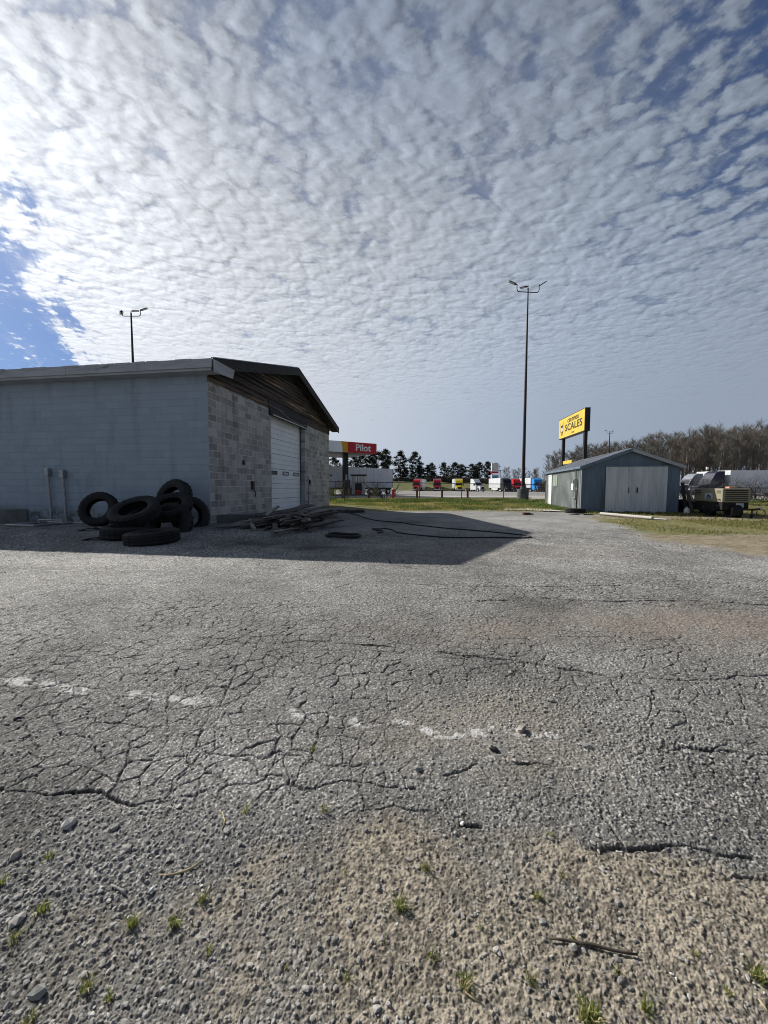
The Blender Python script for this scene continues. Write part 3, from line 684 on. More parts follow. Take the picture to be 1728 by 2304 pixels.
# low kerb blocks along the gable foot
def local(p): return Vector((GC[0]+gn[0]*p[0]+gd[0]*p[1], GC[1]+gn[1]*p[0]+gd[1]*p[1], p[2] if len(p) > 2 else 0))
mb = MB(); mb.bbox(-.62, .62, -.14, .14, -.05, .24, .018); p = local((.42, .55))
tag(mb.build('concrete_block', M['conc_dark'], loc=(p.x, p.y, .15)), 'short dark concrete block lying at the corner of the block garage', 'concrete block').rotation_euler = (0, 0, .12)
mb = MB(); mb.bbox(0.02, .75, 1.6, 4.6, -.1, .24, .02); o = mb.build('door_apron', M['conc_dark']); o.location = (GC[0], GC[1], .05); o.rotation_euler = (0, 0, -GA)
tag(o, 'low concrete apron step along the gable wall under the lumber pile', 'step')

# ------------------------------------------------------------------ left wall: concrete step, boxes, stands
p = local((-7.35, -.55)); o = thing('concrete_step', 'wide low concrete step block against the painted side wall', 'step', (p.x, p.y, .12), -GA)
mb = MB(); mb.bbox(-1.3, 1.25, -.50, .50, -.1, .40, .02); mb.build('slab', M['conc'], o)
p = local((-6.95, -.62)); mb = MB(); mb.bbox(-.13, .13, -.12, .12, 0, .20, .012); mb.box(.06, .128, -.124, -.1201, .04, .12)
tag(mb.build('white_box', M['white'], loc=(p.x, p.y, .52)), 'small white electrical box sitting on the concrete step', 'box').rotation_euler = (0, 0, -GA+.1)
p = local((-7.32, -.62)); mb = MB(); mb.tube([(-.25, 0, .05), (.17, 0, .05)], .03, 8); mb.tube([(-.25, 0, .13), (.17, .02, .13)], .03, 8)
tag(mb.build('pipe_offcut', M['galv'], loc=(p.x, p.y, .52)), 'pair of short grey pipes strapped together on the concrete step', 'pipes').rotation_euler = (0, 0, -GA)
for lx, lab, hh_ in ((-5.25, 'thin grey pipe post with junction box, nearer the concrete step', 1.64), (-4.73, 'thin grey pipe post with junction box, nearer the leaning tyre', 1.58)):
    p = local((lx, -.09)); o = thing('pipe_post', lab, 'pipe post', (p.x, p.y, .12), -GA, 'pipe posts against the painted wall')
    mb = MB(); mb.tube([(.05, 0, 0), (.04, 0, .7), (.0, 0, hh_-.2)], .036, 8); mb.build('pole', M['galv'], o)
    mb = MB(); mb.bbox(-.075, .065, -.05, .05, hh_-.24, hh_, .01); mb.build('junction_box', M['galv'], o)
o = thing('wheeled_stand', 'grey square pipe frame lying on the ground in front of the pipe posts', 'pipe frame', (-9.7, 10.75, .14), -GA)
mb = MB()
for a0, a1 in (((-.35, -.55, .03), (.55, -.55, .03)), ((.55, -.55, .03), (.75, .35, .03)), ((.75, .35, .03), (-.15, .35, .03)), ((-.15, .35, .03), (-.35, -.55, .03)), ((.75, .35, .03), (1.6, .45, .03))): mb.tube([a0, a1], .028, 6)
mb.build('rail', M['galv'], o)
mb = MB(); mb.tube([(-.1, .1, .12), (.75, .05, .12)], .02, 6); mb.tube([(-.1, .1, .12), (-.1, .1, .02)], .03, 6); mb.tube([(.75, .05, .15), (.75, .05, .02)], .03, 6); mb.build('axle', M['galv'], o)

# ------------------------------------------------------------------ tyres
def tyre_mesh(name, R=.52, w=.27, r0=.29, seg=72):
    prof = [(r0, -w*.36), (r0+.02, -w*.42), (R*.80, -w*.52), (R*.93, -w*.48), (R*.975, -w*.40), (R, -w*.36), (R, -w*.14), (R-.013, -w*.12), (R-.013, -w*.09), (R, -w*.07),
            (R, w*.07), (R-.013, w*.09), (R-.013, w*.12), (R, w*.14), (R, w*.36), (R*.975, w*.40), (R*.93, w*.48), (R*.80, w*.52), (r0+.02, w*.42), (r0, w*.36),
            (r0+.02, w*.30), (R*.78, w*.42), (R*.90, w*.34), (R*.92, 0), (R*.90, -w*.34), (R*.78, -w*.42), (r0+.02, -w*.30)]
    mb = MB(); mb.lathe(prof, seg, mod=lambda k, j: (-.017 if ((k % 3 == 0 or (k % 3 == 1 and j % 4 < 2)) and 3 <= j <= 16) else 0))
    me = bpy.data.meshes.new(name); me.from_pydata(mb.v, [], mb.f); me.materials.append(M['rubber'])
    me.polygons.foreach_set('use_smooth', [True]*len(me.polygons)); me.set_sharp_from_angle(angle=R_(35)); return me
TY = tyre_mesh('tyre'); TY2 = tyre_mesh('worn_tyre', .54, .30, .30)
def axis_rot(ax, spin=0): return (Vector(ax).normalized().to_track_quat('Z', 'Y').to_matrix().to_4x4() @ Matrix.Rotation(spin, 4, 'Z')).to_euler()
def tyre(c, ax, label, me=TY, sc=1., spin=0):
    o = link('tyre', me, None, c); o.rotation_euler = axis_rot(ax, spin); o.scale = (sc, sc, sc)
    return tag(o, label, 'tyre', 'old truck tyres heaped against the painted wall')
tyre(at(223, 1146, 10.45), (.12, -.93, .36), 'black truck tyre leaning on the painted wall apart from the heap, facing the yard', TY, .93, .3)
tyre(at(288, 1198, 8.55), (.02, .03, 1), 'black truck tyre lying flat underneath the big tilted tyre', TY, 1., .5)
tyre(at(304, 1152, 8.85), (-.05, -.50, .86), 'big truck tyre tilted towards the yard, open top of the heap centre', TY2, 1.0, .8)
tyre(at(308, 1150, 9.75), (-.30, -.35, .80), 'dark tyre half hidden behind the big tilted tyre', TY, .95, .1)
tyre(at(343, 1208, 7.95), (-.07, -.02, 1), 'black tyre lying flat in front of the whole heap', TY, 1.0, .2)
tyre(at(391, 1122, 10.25), (-.30, -.88, .34), 'topmost tyre of the heap, standing against the painted wall', TY, 1.02, .4)
tyre(at(384, 1141, 9.6), (.0, -.56, .82), 'tilted tyre lying below the topmost tyre of the heap', TY, .98, .9)
tyre(at(384, 1178, 9.35), (.0, -.92, .38), 'dark upright tyre with its hole facing the yard, low in the heap', TY, 1.0, .2)
tyre(at(428, 1160, 10.1), (.80, -.55, .16), 'tyre standing on edge nearest the garage corner', TY, .96, .6)
for px, py, Y, lab, rz in ((205, 1188, 9.55, 'torn strip of black tyre tread below the leaning tyre', .4), (217, 1214, 8.25, 'small scrap of black tyre tread beside the flat tyres', .1)):
    c = at(px, py, Y); mb = MB(); pts = [(-.22, -.02, .02), (-.1, .03, .05), (.05, 0, .07), (.2, .02, .03), (.33, -.03, .02)]
    for a_, b_ in zip(pts, pts[1:]):
        a_, b_ = Vector(a_), Vector(b_); s_ = Vector((.02, .07, .0)); mb.add([a_-s_, b_-s_, b_+s_, a_+s_, a_-s_-Vector((0,0,.02)), b_-s_-Vector((0,0,.02)), b_+s_-Vector((0,0,.02)), a_+s_-Vector((0,0,.02))], [(0,1,2,3), (7,6,5,4), (0,4,5,1), (2,6,7,3), (1,5,6,2), (0,3,7,4)])
    o = tag(mb.build('tread_scrap', M['rubber']), lab, 'rubber scrap'); o.location = (c.x, c.y, ground_z(c.x, c.y)); o.rotation_euler = (0, 0, rz)

# ------------------------------------------------------------------ lumber pile
def board_mesh(L, w, h, seed):
    r = random.Random(seed); mb = MB(); n = 6; vs = []
    for i in range(n+1):
        u = -L/2+L*i/n; dy = r.uniform(-.006, .006); dz = .012*math.sin(i*1.3+seed)
        e = r.uniform(-.04, .04) if i in (0, n) else 0
        vs += [(u+e, -w/2+dy, -h/2+dz), (u-e, w/2+dy, -h/2+dz), (u-e, w/2+dy, h/2+dz), (u+e, -w/2+dy, h/2+dz)]
    fs = [(0,3,2,1), (4*n, 4*n+1, 4*n+2, 4*n+3)]
    for i in range(n):
        a = 4*i
        for k in range(4): fs.append((a+k, a+(k+1) % 4, a+4+(k+1) % 4, a+4+k))
    mb.add(vs, fs); return mb
BASE_YAW = math.atan2(gd[1], gd[0])                        # along the gable
def board(p, yaw, pitch, roll, L, w=.14, h=.04, m='wood', label=None):
    o = board_mesh(L, w, h, int(abs(p[0]*977+p[1]*131+p[2]*77))).build('board', M[m])
    q = local(p); o.location = q; o.rotation_euler = (Matrix.Rotation(BASE_YAW+yaw, 4, 'Z') @ Matrix.Rotation(-pitch, 4, 'Y') @ Matrix.Rotation(roll, 4, 'X')).to_euler()
    return tag(o, label or 'weathered grey board lying in the lumber pile by the roll-up door', 'board', 'boards of the lumber pile')
rb = random.Random(11)
for i in range(96):
    lvl = rb.random()**1.2; sp = 1-lvl*.6
    x_ = 2.05 + rb.uniform(-1.0, 1.0)*sp; y_ = 1.35 + rb.uniform(-1.5, 1.9)*sp
    hgt = max(0, 1-((x_-1.9)/1.3)**2)*(.8+.10*(y_-1))
    board((x_, y_, .12+.34*lvl*hgt), rb.gauss(-.02, .22), rb.gauss(.0, .025), rb.uniform(-.25, .25), rb.uniform(1.4, 3.6), rb.choice((.08, .10, .14, .14)), rb.choice((.018, .022, .03)),
          'wood_pale' if rb.random() < .24 else 'wood')
board((2.75, .9, .33), -.03, .0, -.7, 4.2, .15, .035, 'wood', 'longest thick plank with its square end at the front of the lumber pile')
board((2.4, 3.1, .40), -.16, .02, .2, 2.8, .12, .03, 'wood_pale', 'pale board pointing out of the far side of the lumber pile')
board((1.55, -.55, .24), .55, .10, .3, 1.4, .10, .035, 'wood_pale', 'pale splintered stick poking out at the front left of the lumber pile')
board((2.4, -1.0, .18), .45, .10, .3, 1.3, .12, .04, 'wood', 'short board end sloping to the ground at the front of the lumber pile')
board((1.35, 1.1, .50), .28, .05, .5, 2.2, .09, .04, 'wood_pale', 'pale batten sloping up on the upper left of the lumber pile')
board((1.7, 2.2, .50), -.04, .05, .35, 2.5, .2, .03, 'wood', 'broad dark plank on top of the lumber pile in front of the door')
board((3.2, .6, .20), -.25, .02, .1, 1.7, .2, .03, 'wood', 'wide grey board low on the yard side of the lumber pile')
# flat wooden pallet remains beyond the pile
pc = at(772, 1150, 17.2); o = thing('pallet', 'dark broken wooden pallet lying near the far end of the garage', 'pallet', (pc.x, pc.y, .08), .25)
for y_ in (-.45, 0, .45):
    mb = MB(); mb.bbox(-.9, .9, y_-.03, y_+.03, 0, .09, .006); mb.build('runner', M['wood'], o)
for x_ in (-.8, -.45, -.1, .3, .78):
    mb = MB(); mb.bbox(x_-.07, x_+.07, -.5, .5, .092, .115, .004); mb.build('slat', M['wood'], o)

# ------------------------------------------------------------------ rubber hose loop, strap ring
def ground_line(pix, r, dens=6):
    pts = []
    P_ = []
    for px, py in pix:
        d = at(px, py, 10) - Vector((0, 0, EYE)); tt = -(EYE-.03)/d.z; q = d*tt; P_.append(Vector((q.x, q.y, 0)))
    for i in range(len(P_)-1):
        p0, p1, p2, p3 = P_[max(i-1, 0)], P_[i], P_[i+1], P_[min(i+2, len(P_)-1)]
        for k in range(dens):
            t_ = k/dens
            q = .5*((2*p1)+(-p0+p2)*t_+(2*p0-5*p1+4*p2-p3)*t_*t_+(-p0+3*p1-3*p2+p3)*t_**3)
            pts.append(q)
    pts.append(P_[-1])
    z, _, _, _ = ground_fields(np.array([p.x for p in pts]), np.array([p.y for p in pts]), False)
    return [Vector((p.x, p.y, float(zz_)+r*.9)) for p, zz_ in zip(pts, z)]
mb = MB(); mb.tube(ground_line([(778, 1156), (800, 1160), (838, 1169), (866, 1172), (905, 1175), (945, 1181), (1000, 1187), (1060, 1192), (1120, 1197), (1165, 1201.5), (1190, 1205), (1193, 1208), (1175, 1209.3), (1120, 1208.6), (1060, 1208.3), (1000, 1207.5), (950, 1203.5), (905, 1198.5), (890, 1195), (882, 1190.5), (868, 1188), (850, 1188.6), (838, 1187)], .018), .018, 7)
tag(mb.build('hose', M['hose'], smooth=True), 'long black rubber hose looped across the shaded yard', 'hose')
mb = MB(); mb.tube(ground_line([(838, 1188.5), (848, 1192), (862, 1193.5), (856, 1197.5), (850, 1196.5)], .021), .021, 6); tag(mb.build('hose_offcut', M['hose'], smooth=True), 'short bent hose end lying beside the start of the long black hose', 'hose')
mb = MB(); pts = [];
for k in range(28):
    q_ = 2*math.pi*k/28; pts.append((.42*math.cos(q_), .30*math.sin(q_), .045+.012*math.sin(3*q_)))
pts.append(pts[0]); mb.tube(pts, .035, 7, cap=False)
c = at(772, 1201, 9.2); o = tag(mb.build('rubber_ring', M['hose'], smooth=True, loc=(c.x, c.y, ground_z(c.x, c.y))), 'black rubber ring lying on the asphalt in front of the lumber pile', 'rubber ring'); o.rotation_euler = (0, 0, -.35)
c = at(1184, 1157, 17.1); mb = MB(); mb.bbox(-.16, .16, -.10, .10, 0, .09, .012); mb.bbox(.17, .30, -.06, .07, 0, .05, .01)
tag(mb.build('brick', M['rust'], loc=(c.x, c.y, .01)), 'broken rusty brick lying alone on the asphalt near the shed', 'brick')

# ------------------------------------------------------------------ metal shed (local: x along the front, y to the back)
def ribbed(mb, p0, p1, z0, z1f, pitch=.22, d=.018, flip=1, thick=.03):
    "ribbed sheet between two ground points; z1f(u) = top height"
    p0, p1 = Vector(p0), Vector(p1); L = (p1-p0).length; u_ = (p1-p0)/L; nrm = Vector((u_.y, -u_.x))*flip
    prof = []; x = 0
    while x < L-1e-4:
        for dx, off in ((0, 0), (pitch*.62, 0), (pitch*.70, d), (pitch*.90, d)):
            if x+dx < L: prof.append((x+dx, off))
        x += pitch
    prof.append((L, 0))
    vs = []; n = len(prof)
    for s_ in (0, 1):
        for (x, off) in prof:
            q_ = p0+u_*x+nrm*(off-(thick if s_ else 0)); vs += [(q_.x, q_.y, z0), (q_.x, q_.y, z1f(x))]
    fs = []
    for i in range(n-1):
        a = 2*i; b_ = 2*n+2*i
        fs += [(a, a+2, a+3, a+1), (b_, b_+1, b_+3, b_+2), (a+1, a+3, b_+3, b_+1)]
    fs += [(0, 1, 2*n+1, 2*n), (2*n-2, 4*n-2, 4*n-1, 2*n-1)]
    mb.add(vs, fs)
SC = at(1307, 1153.5, 18.45); SANG = .205
shed = thing('metal_shed', 'small blue-grey ribbed metal shed with low gable roof and pale sliding doors', 'shed', (SC.x, SC.y, 0), -SANG)
SW, SD, SH, SR = 4.12, 8.3, 2.22, .78
mb = MB(); ribbed(mb, (.0, SD), (0, .0), -.05, lambda x: SH, .225, .032, flip=1); side = mb.build('side_wall', M['shed_side'], shed)
def gz_(x): return SH + SR*(1-abs(x-SW/2)/(SW/2))
mb = MB()
ribbed(mb, (0, 0), (1.02, 0), -.05, lambda x: SH, .2, .014); ribbed(mb, (3.62, 0), (SW, 0), -.05, lambda x: SH, .16, .014)
ribbed(mb, (0, 0.001), (SW, 0.001), SH+.002, lambda x: max(SH+.01, gz_(x)-.02), .34, .012)
mb.box(1.0, 3.64, .03, .05, 0, SH)
mb.build('front_wall', M['shed_front'], shed)
mb = MB(); ribbed(mb, (SW, 0), (SW, SD), -.05, lambda x: SH, .3, .02); ribbed(mb, (SW, SD), (0, SD), -.05, lambda x: gz_(x), .3, .02); mb.build('rear_wall', M['shed_front'], shed)
mb = MB()
for sgn in (-1, 1):
    xe = SW/2+sgn*(SW/2+.13); ze = SH-.045
    n = 38
    for i in range(n):
        y0 = -.16+(SD+.32)*i/n; y1 = -.16+(SD+.32)*(i+1)/n
        for ya_, yb_, off in ((y0, y0+(y1-y0)*.75, 0), (y0+(y1-y0)*.76, y1-(y1-y0)*.01, .016)):
            a_ = Vector((SW/2, ya_, SH+SR+.05+off)); b_ = Vector((xe, ya_, ze+.05+off)); c_ = Vector((xe, yb_, ze+.05+off)); d_ = Vector((SW/2, yb_, SH+SR+.05+off)); dn = Vector((0, 0, -.04-off))
            mb.add([a_, b_, c_, d_, a_+dn, b_+dn, c_+dn, d_+dn], [(0,1,2,3), (7,6,5,4), (0,4,5,1), (1,5,6,2), (2,6,7,3)])
mb.build('roof', M['shed_roof'], shed)
for sgn in (-1, 1):
    x0, x1 = SW/2, SW/2+sgn*(SW/2+.15)
    pl = [(min(x0, x1), 0), (max(x0, x1), 0)]
    zz0 = lambda x: SH+SR-.06-(abs(x-SW/2)/(SW/2+.13))*(SR+.045)
    a, b_ = pl[0][0], pl[1][0]
    mb = MB(); mb.prism([(a, zz0(a)-.05), (b_, zz0(b_)-.05), (b_, zz0(b_)+.10), (a, zz0(a)+.10)], -.185, -.163, 'y'); mb.build('rake_trim', M['shed_front'] if sgn < 0 else M['fascia'], shed)
mb = MB(); mb.bbox(-.15, -.11, -.15, SD+.15, SH-.10, SH+.0, .006); mb.build('eave_trim', M['shed_front'], shed)
mb = MB(); mb.bbox(-.028, .05, -.028, .03, -.05, SH-.05, .004); mb.build('corner_trim', M['shed_front'], shed)
for x0, x1 in ((1.03, 1.86), (1.865, 3.60)):
    mb = MB(); ribbed(mb, (x0, -.05), (x1, -.05), .03, lambda x: SH-.03, .145, .022); dr = mb.build('sliding_door', M['shed_door'], shed)
    hx = x1-.06+.22 if x0 < 1.2 else x0+.55
    hx = 2.0 if x0 < 1.2 else 2.36
    mb = MB(); mb.tube([(hx, -.065, 1.0), (hx, -.10, 1.0), (hx, -.10, 1.2), (hx, -.065, 1.2)], .016, 6); mb.box(hx-.02, hx+.02, -.072, -.064, .97, 1.23)
    mb.build('handle', M['black'], dr)
mb = MB(); mb.bbox(.98, 3.66, -.085, -.02, SH-.03, SH+.035, .006); mb.build('door_rail', M['shed_front'], shed)
mb = MB(); mb.bbox(-.045, -.012, 6.45, 7.15, .0, 1.93, .01); pd = mb.build('side_door', M['white'], shed)
mb = MB(); mb.bbox(-.06, -.02, 6.28, 6.44, -.02, 2.02, .006); mb.bbox(-.06, -.02, 7.16, 7.25, -.02, 2.02, .006); mb.bbox(-.06, -.02, 6.28, 7.25, 1.94, 2.03, .006); mb.build('door_frame', M['white'], pd)
mb = MB(); mb.bbox(-.05, -.02, 4.75, 6.0, 1.28, 1.98, .008); wn_ = mb.build('window', M['galv'], shed)
for a, b_ in ((4.80, 5.16), (5.20, 5.56), (5.60, 5.95)):
    mb = MB(); mb.bbox(-.062, -.045, a, b_, 1.33, 1.93, .004); mb.build('pane', M['greenish'], wn_)
mb = MB(); mb.bbox(-.20, -.02, .55, .80, 1.30, 1.66, .012); mb.lathe([(.0, -.03), (.085, -.03), (.085, .03), (0, .03)], 14, Matrix.Translation((-.21, .67, 1.52)) @ Matrix.Rotation(math.pi/2, 4, 'Y')); mtr = mb.build('meter_box', M['galv'], shed)
mb = MB(); mb.bbox(-.16, -.02, .95, 1.25, 1.08, 1.42, .012); mb.build('breaker_box', M['white'], shed)
mb = MB(); mb.tube([(-.09, .68, 1.3), (-.09, .68, .75), (-.13, .70, .70), (-.10, .72, .62)], .035, 7); mb.tube([(-.09, .68, 1.66), (-.09, .68, 2.15)], .025, 6); mb.build('conduit_pipe', M['galv'], shed)
mb = MB(); mb.bbox(-.075, -.022, .60, .78, -.03, 1.1, .01); mb.build('service_board', M['wood'], shed)

def slocal(x, y): c_, s_ = math.cos(-SANG), math.sin(-SANG); return (SC.x+x*c_-y*s_, SC.y+x*s_+y*c_)
tyre((*slocal(-.55, -1.15), .16), (.02, .03, 1), 'black tyre lying flat on the asphalt edge at the corner of the metal shed', TY, .82).pop('group', None)
a, b_ = (9.35, 16.55), (9.88, 14.1)
mb = MB(); mb.tube([(a[0], a[1], .10), ((a[0]+b_[0])/2, (a[1]+b_[1])/2, .10), (b_[0], b_[1], .10)], .06, 12)
tag(mb.build('white_pipe', M['conc_pale'], smooth='auto'), 'long white plastic pipe lying on the grass in front of the shed doors', 'pipe')
mb = MB(); mb.tube([(9.75, 15.1, .06), (10.3, 13.95, .06)], .028, 8); tag(mb.build('dark_pipe', M['galv']), 'thin grey pipe lying beside the white plastic pipe', 'pipe')
mb = MB(); mb.bbox(-.45, .45, -.10, .10, 0, .03, .004); o = tag(mb.build('white_board', M['white']), 'white board lying on the ground at the foot of the shed side wall', 'board'); p = slocal(-.25, .9); o.location = (*p, .05); o.rotation_euler = (0, .1, 1.3)
mb = MB(); mb.bbox(-.7, .7, -.06, .06, 0, .05, .004); o = tag(mb.build('shed_plank', M['wood_pale']), 'pale plank lying along the foot of the shed side wall', 'plank'); p = slocal(-.35, 2.2); o.location = (*p, .04); o.rotation_euler = (0, 0, 1.25)
for dx, lab, ln_, tl in ((.16, 'dark board leaning on the far corner of the metal shed', 1.45, .10), (.34, 'shorter grey board leaning beside the far corner of the metal shed', 1.1, .22)):
    mb = MB(); mb.bbox(-.07, .07, -.015, .015, 0, ln_, .004); p = slocal(SW+dx+ln_*tl, -.05); o = tag(mb.build('leaning_board', M['wood'] if dx > .2 else M['char_dark']), lab, 'board'); o.location = (*p, .02); o.rotation_euler = (0, -tl-.05, -SANG)
mb = MB(); mb.lathe([(0, 0), (.10, 0), (.11, .03), (.11, .22), (.06, .28), (.035, .29), (.035, .33), (0, .33)], 16); p = slocal(SW+.22, -.25); o = tag(mb.build('plastic_jug', M['white'], smooth='auto', loc=(*p, .03)), 'small white plastic jug on the grass by the shed corner', 'jug')

# ------------------------------------------------------------------ towed compressor
def wheel(parent, c, R, w, axis='x', name='wheel', rim='chrome', seg=28):
    Mx = Matrix.Translation(c) @ (Matrix.Rotation(math.pi/2, 4, 'Y') if axis == 'x' else Matrix.Rotation(math.pi/2, 4, 'X'))
    mb = MB(); mb.lathe([(R*.58, -w*.42), (R*.9, -w*.5), (R, -w*.38), (R, w*.38), (R*.9, w*.5), (R*.58, w*.42)], seg, Mx); wo = mb.build(name, M['rubber'], parent, smooth='auto')
    mb = MB(); mb.lathe([(0, -w*.30), (R*.2, -w*.36), (R*.5, -w*.30), (R*.60, -w*.40), (R*.60, w*.40), (R*.5, w*.30), (R*.2, w*.36), (0, w*.30)], seg, Mx); mb.build('rim', M[rim], wo, smooth='auto'); return wo
CA = .2; cx, cy = at(1625, 1130, 15.5).x, 15.5
comp = thing('compressor_trailer', 'tan towable air compressor with louvred end on a dark two-wheel trailer', 'compressor', (cx, cy, 0), -CA)
CWd, CLn = .98, 1.95; z0, z1 = .63, 1.19
mb = MB(); mb.bbox(0, CWd, 0, CLn, z0, z1, .035); body = mb.build('canopy_body', M['tan'], comp)
for i in range(6):
    zc = z0+.075+i*.078; mb = MB(); mb.bbox(.09, CWd-.10, -.012, -.001, zc, zc+.036, .003); mb.build('louvre', M['dark'], body)
for i in range(3):
    zc = z1-.12-i*.07; mb = MB(); mb.bbox(-.010, -.001, 1.45, 1.85, zc, zc+.030, .003); mb.build('louvre', M['dark'], body)
mb = MB(); mb.bbox(-.012, -.001, .62, 1.15, z0+.10, z1-.20, .004); st_ = mb.build('sticker', M['sticker'], comp)
mb = MB(); mb.box(-.0145, -.0125, .72, 1.05, z0+.17, z0+.19); mb.box(-.0145, -.0125, .70, 1.07, z0+.13, z0+.145); mb.prism([(.70, z0+.21), (1.02, z0+.21), (.92, z1-.24)], -.0145, -.0125, 'x'); mb.build('sticker_print', M['cab_navy'], st_)
mb = MB()
for j in range(5): mb.box(-.003, -.0005, .12+j*.055, .155+j*.055, z1-.13, z1-.085); mb.box(-.003, -.0005, .12+j*.055, .160+j*.055, z1-.20, z1-.165)
mb.build('decal', M['ink'], comp)
mb = MB(); mb.lathe([(0, -.01), (.035, -.01), (.035, .012), (0, .012)], 14, Matrix.Translation((-.008, .14, z0+.10)) @ Matrix.Rotation(math.pi/2, 4, 'Y')); mb.build('button', M['black'], comp)
mb = MB(); mb.lathe([(0, -.01), (.03, -.01), (.03, .012), (0, .012)], 14, Matrix.Translation((-.008, .26, z0+.11)) @ Matrix.Rotation(math.pi/2, 4, 'Y')); mb.build('button', M['rust'], comp)
mb = MB(); mb.bbox(.42, .68, .35, .62, z1+.001, z1+.075, .02); mb.build('top_cap', M['orange'], comp)
mb = MB(); mb.bbox(.03, CWd-.03, .04, CLn-.05, .31, z0-.003, .02); mb.build('underframe', M['dark'], comp)
mb = MB(); mb.bbox(.0, CWd+.02, .5, 4.4, .24, .60, .03); mb.build('trailer_deck', M['dark'], comp)
for xx in (.0, CWd-.02): wheel(comp, (xx, 2.9, .33), .33, .20, 'x', rim='dark')
mb = MB(); mb.bbox(-.005, .006, .25, .33, .46, .49, .002); mb.bbox(-.005, .006, 1.2, 1.26, .40, .43, .002); mb.build('reflector', M['chrome'], comp)
mb = MB(); mb.bbox(.50, .78, .035, .048, .42, .60, .004); mb.bbox(.53, .75, .036, .047, .33, .415, .004); mb.build('data_plate', M['sticker'], comp)
for xx in (.10, CWd-.12): wheel(comp, (xx, .95, .33), .33, .20, 'x', rim='dark')
wheel(comp, (.48, .12, .27), .27, .40, 'x', rim='dark')
mb = MB(); mb.tube([(CWd*.3, .02, .34), (CWd*.92, -.30, .36)], .035, 6); mb.tube([(CWd*.95, .02, .34), (CWd*.95, -.30, .36)], .035, 6); mb.tube([(CWd*.93, -.28, .36), (CWd*1.08, -.42, .40)], .04, 8); mb.build('tow_bar', M['black'], comp)
mb = MB(); mb.lathe([(0, 0), (.045, 0), (.05, .05), (.03, .09), (0, .09)], 12, Matrix.Translation((CWd*1.1, -.44, .38))); mb.build('tow_eye', M['chrome'], comp)
mb = MB(); mb.tube([(CWd*.9, -.25, .40), (CWd*.9, -.28, .12), (CWd*.9, -.28, .04)], .025, 6); mb.lathe([(0, -.03), (.09, -.03), (.09, .03), (0, .03)], 14, Matrix.Translation((CWd*.9, -.28, .09)) @ Matrix.Rotation(math.pi/2, 4, 'Y')); mb.build('jockey_wheel', M['black'], comp)
pts = [(CWd*1.05, -.40, .38)]
for k in range(14): a = math.pi/2-k*2*math.pi/14*.9; pts.append((CWd*1.12+.14*math.cos(a), -.40+.02*k/14, .23+.15*math.sin(a)))
mb = MB(); mb.tube(pts, .014, 6); mb.build('brake_cable', M['hose'], comp)
mb = MB(); mb.tube([(-.06, CLn+.12, .4), (-.06, CLn+.10, 1.12), (.02, CLn+.06, 1.15)], .03, 7); mb.bbox(-.10, .02, CLn+.02, CLn+.2, .98, 1.10, .02); mb.bbox(-.10, .0, CLn+.04, CLn+.16, .72, .80, .02); mb.build('tail_bracket', M['chrome'], comp)

# ------------------------------------------------------------------ tall light poles
def light_pole(name, loc, H, label, rz, base=True, heads=((-.97, -1.15, 22), (0, .2, 8), (.97, 1.35, 28)), r0=.15, r1=.075, rise_=(0, .12)):
    o = thing(name, label, 'light pole', loc, rz, None)
    if base:
        mb = MB(); mb.lathe([(0, -.3), (.47, -.3), (.47, 1.02), (.44, 1.10), (0, 1.10)], 28); mb.build('concrete_base', M['conc_dark'], o, smooth='auto')
        mb = MB(); mb.bbox(-.2, .2, -.2, .2, 1.1, 1.14, .006); mb.lathe([(0, 1.14), (.22, 1.14), (.19, 1.34), (0, 1.34)], 20); mb.build('base_plate', M['conc_dark'], o, smooth='auto')
    zb = 1.12 if base else 0
    mb = MB(); mb.tube([(0, 0, zb), (0, 0, (zb+H)/2), (0, 0, H+.35)], [r0, (r0+r1)/2, r1*.7], 14); mb.build('pole', M['pole_steel'], o, smooth='auto')
    mb = MB(); w = .95; r = .22; pts = [(-w, 0, H+.55+rise_[0]), (-w, 0, H+r)]
    for k in range(1, 5): a = math.pi+k*math.pi/2/4; pts.append((-w+r+r*math.cos(a), 0, H+r+r*math.sin(a)))
    for k in range(0, 5): a = 1.5*math.pi+k*math.pi/2/4; pts.append((w-r+r*math.cos(a), 0, H+r+r*math.sin(a)))
    pts += [(w, 0, H+.55+rise_[1])]
    mb.tube(pts, .036, 8); mb.build('crossarm', M['pole_steel'], o, smooth='auto')
    for (hx, yaw, tilt) in heads:
        zt = H+.55+(0 if hx else -.05)
        Mx = Matrix.Translation((hx, 0, zt)) @ Matrix.Rotation(yaw, 4, 'Z') @ Matrix.Rotation(-R_(tilt), 4, 'Y')
        mb = MB(); mb.bbox(.10, .72, -.16, .16, -.025, .030, .015, Mx); mb.bbox(-.05, .18, -.05, .05, -.04, .02, .012, Mx); hd = mb.build('lamp_head', M['lamp_metal'], o)
        mb = MB(); mb.bbox(.22, .68, -.13, .13, -.036, -.026, .004, Mx); mb.build('lens', M['lens'], hd)
    return o
c = at(1176, 1128, 33)
light_pole('light_pole', (c.x, 33, 0), 17.4, 'tall three-headed light pole on a round concrete base by the fence', .08,
           heads=((-.95, math.pi-.15, 24), (0, 2.2, 6), (.95, .12, 32)))
c = at(299, 812, 40); light_pole('light_pole', (c.x, 40, 0), 18.4, 'three-headed light pole rising behind the garage roof', .0, False, heads=((-.95, 2.2, -12), (0, .5, 12), (.95, .2, 24)), r0=.2, r1=.1)
c = at(1371, 1000, 105); light_pole('light_pole', (c.x, 105, 0), 15.9, 'distant light pole standing behind the shed roof', .3, False, heads=((-.95, 3.0, 20), (0, .6, 20), (.95, .6, 25)), r0=.22, r1=.14)
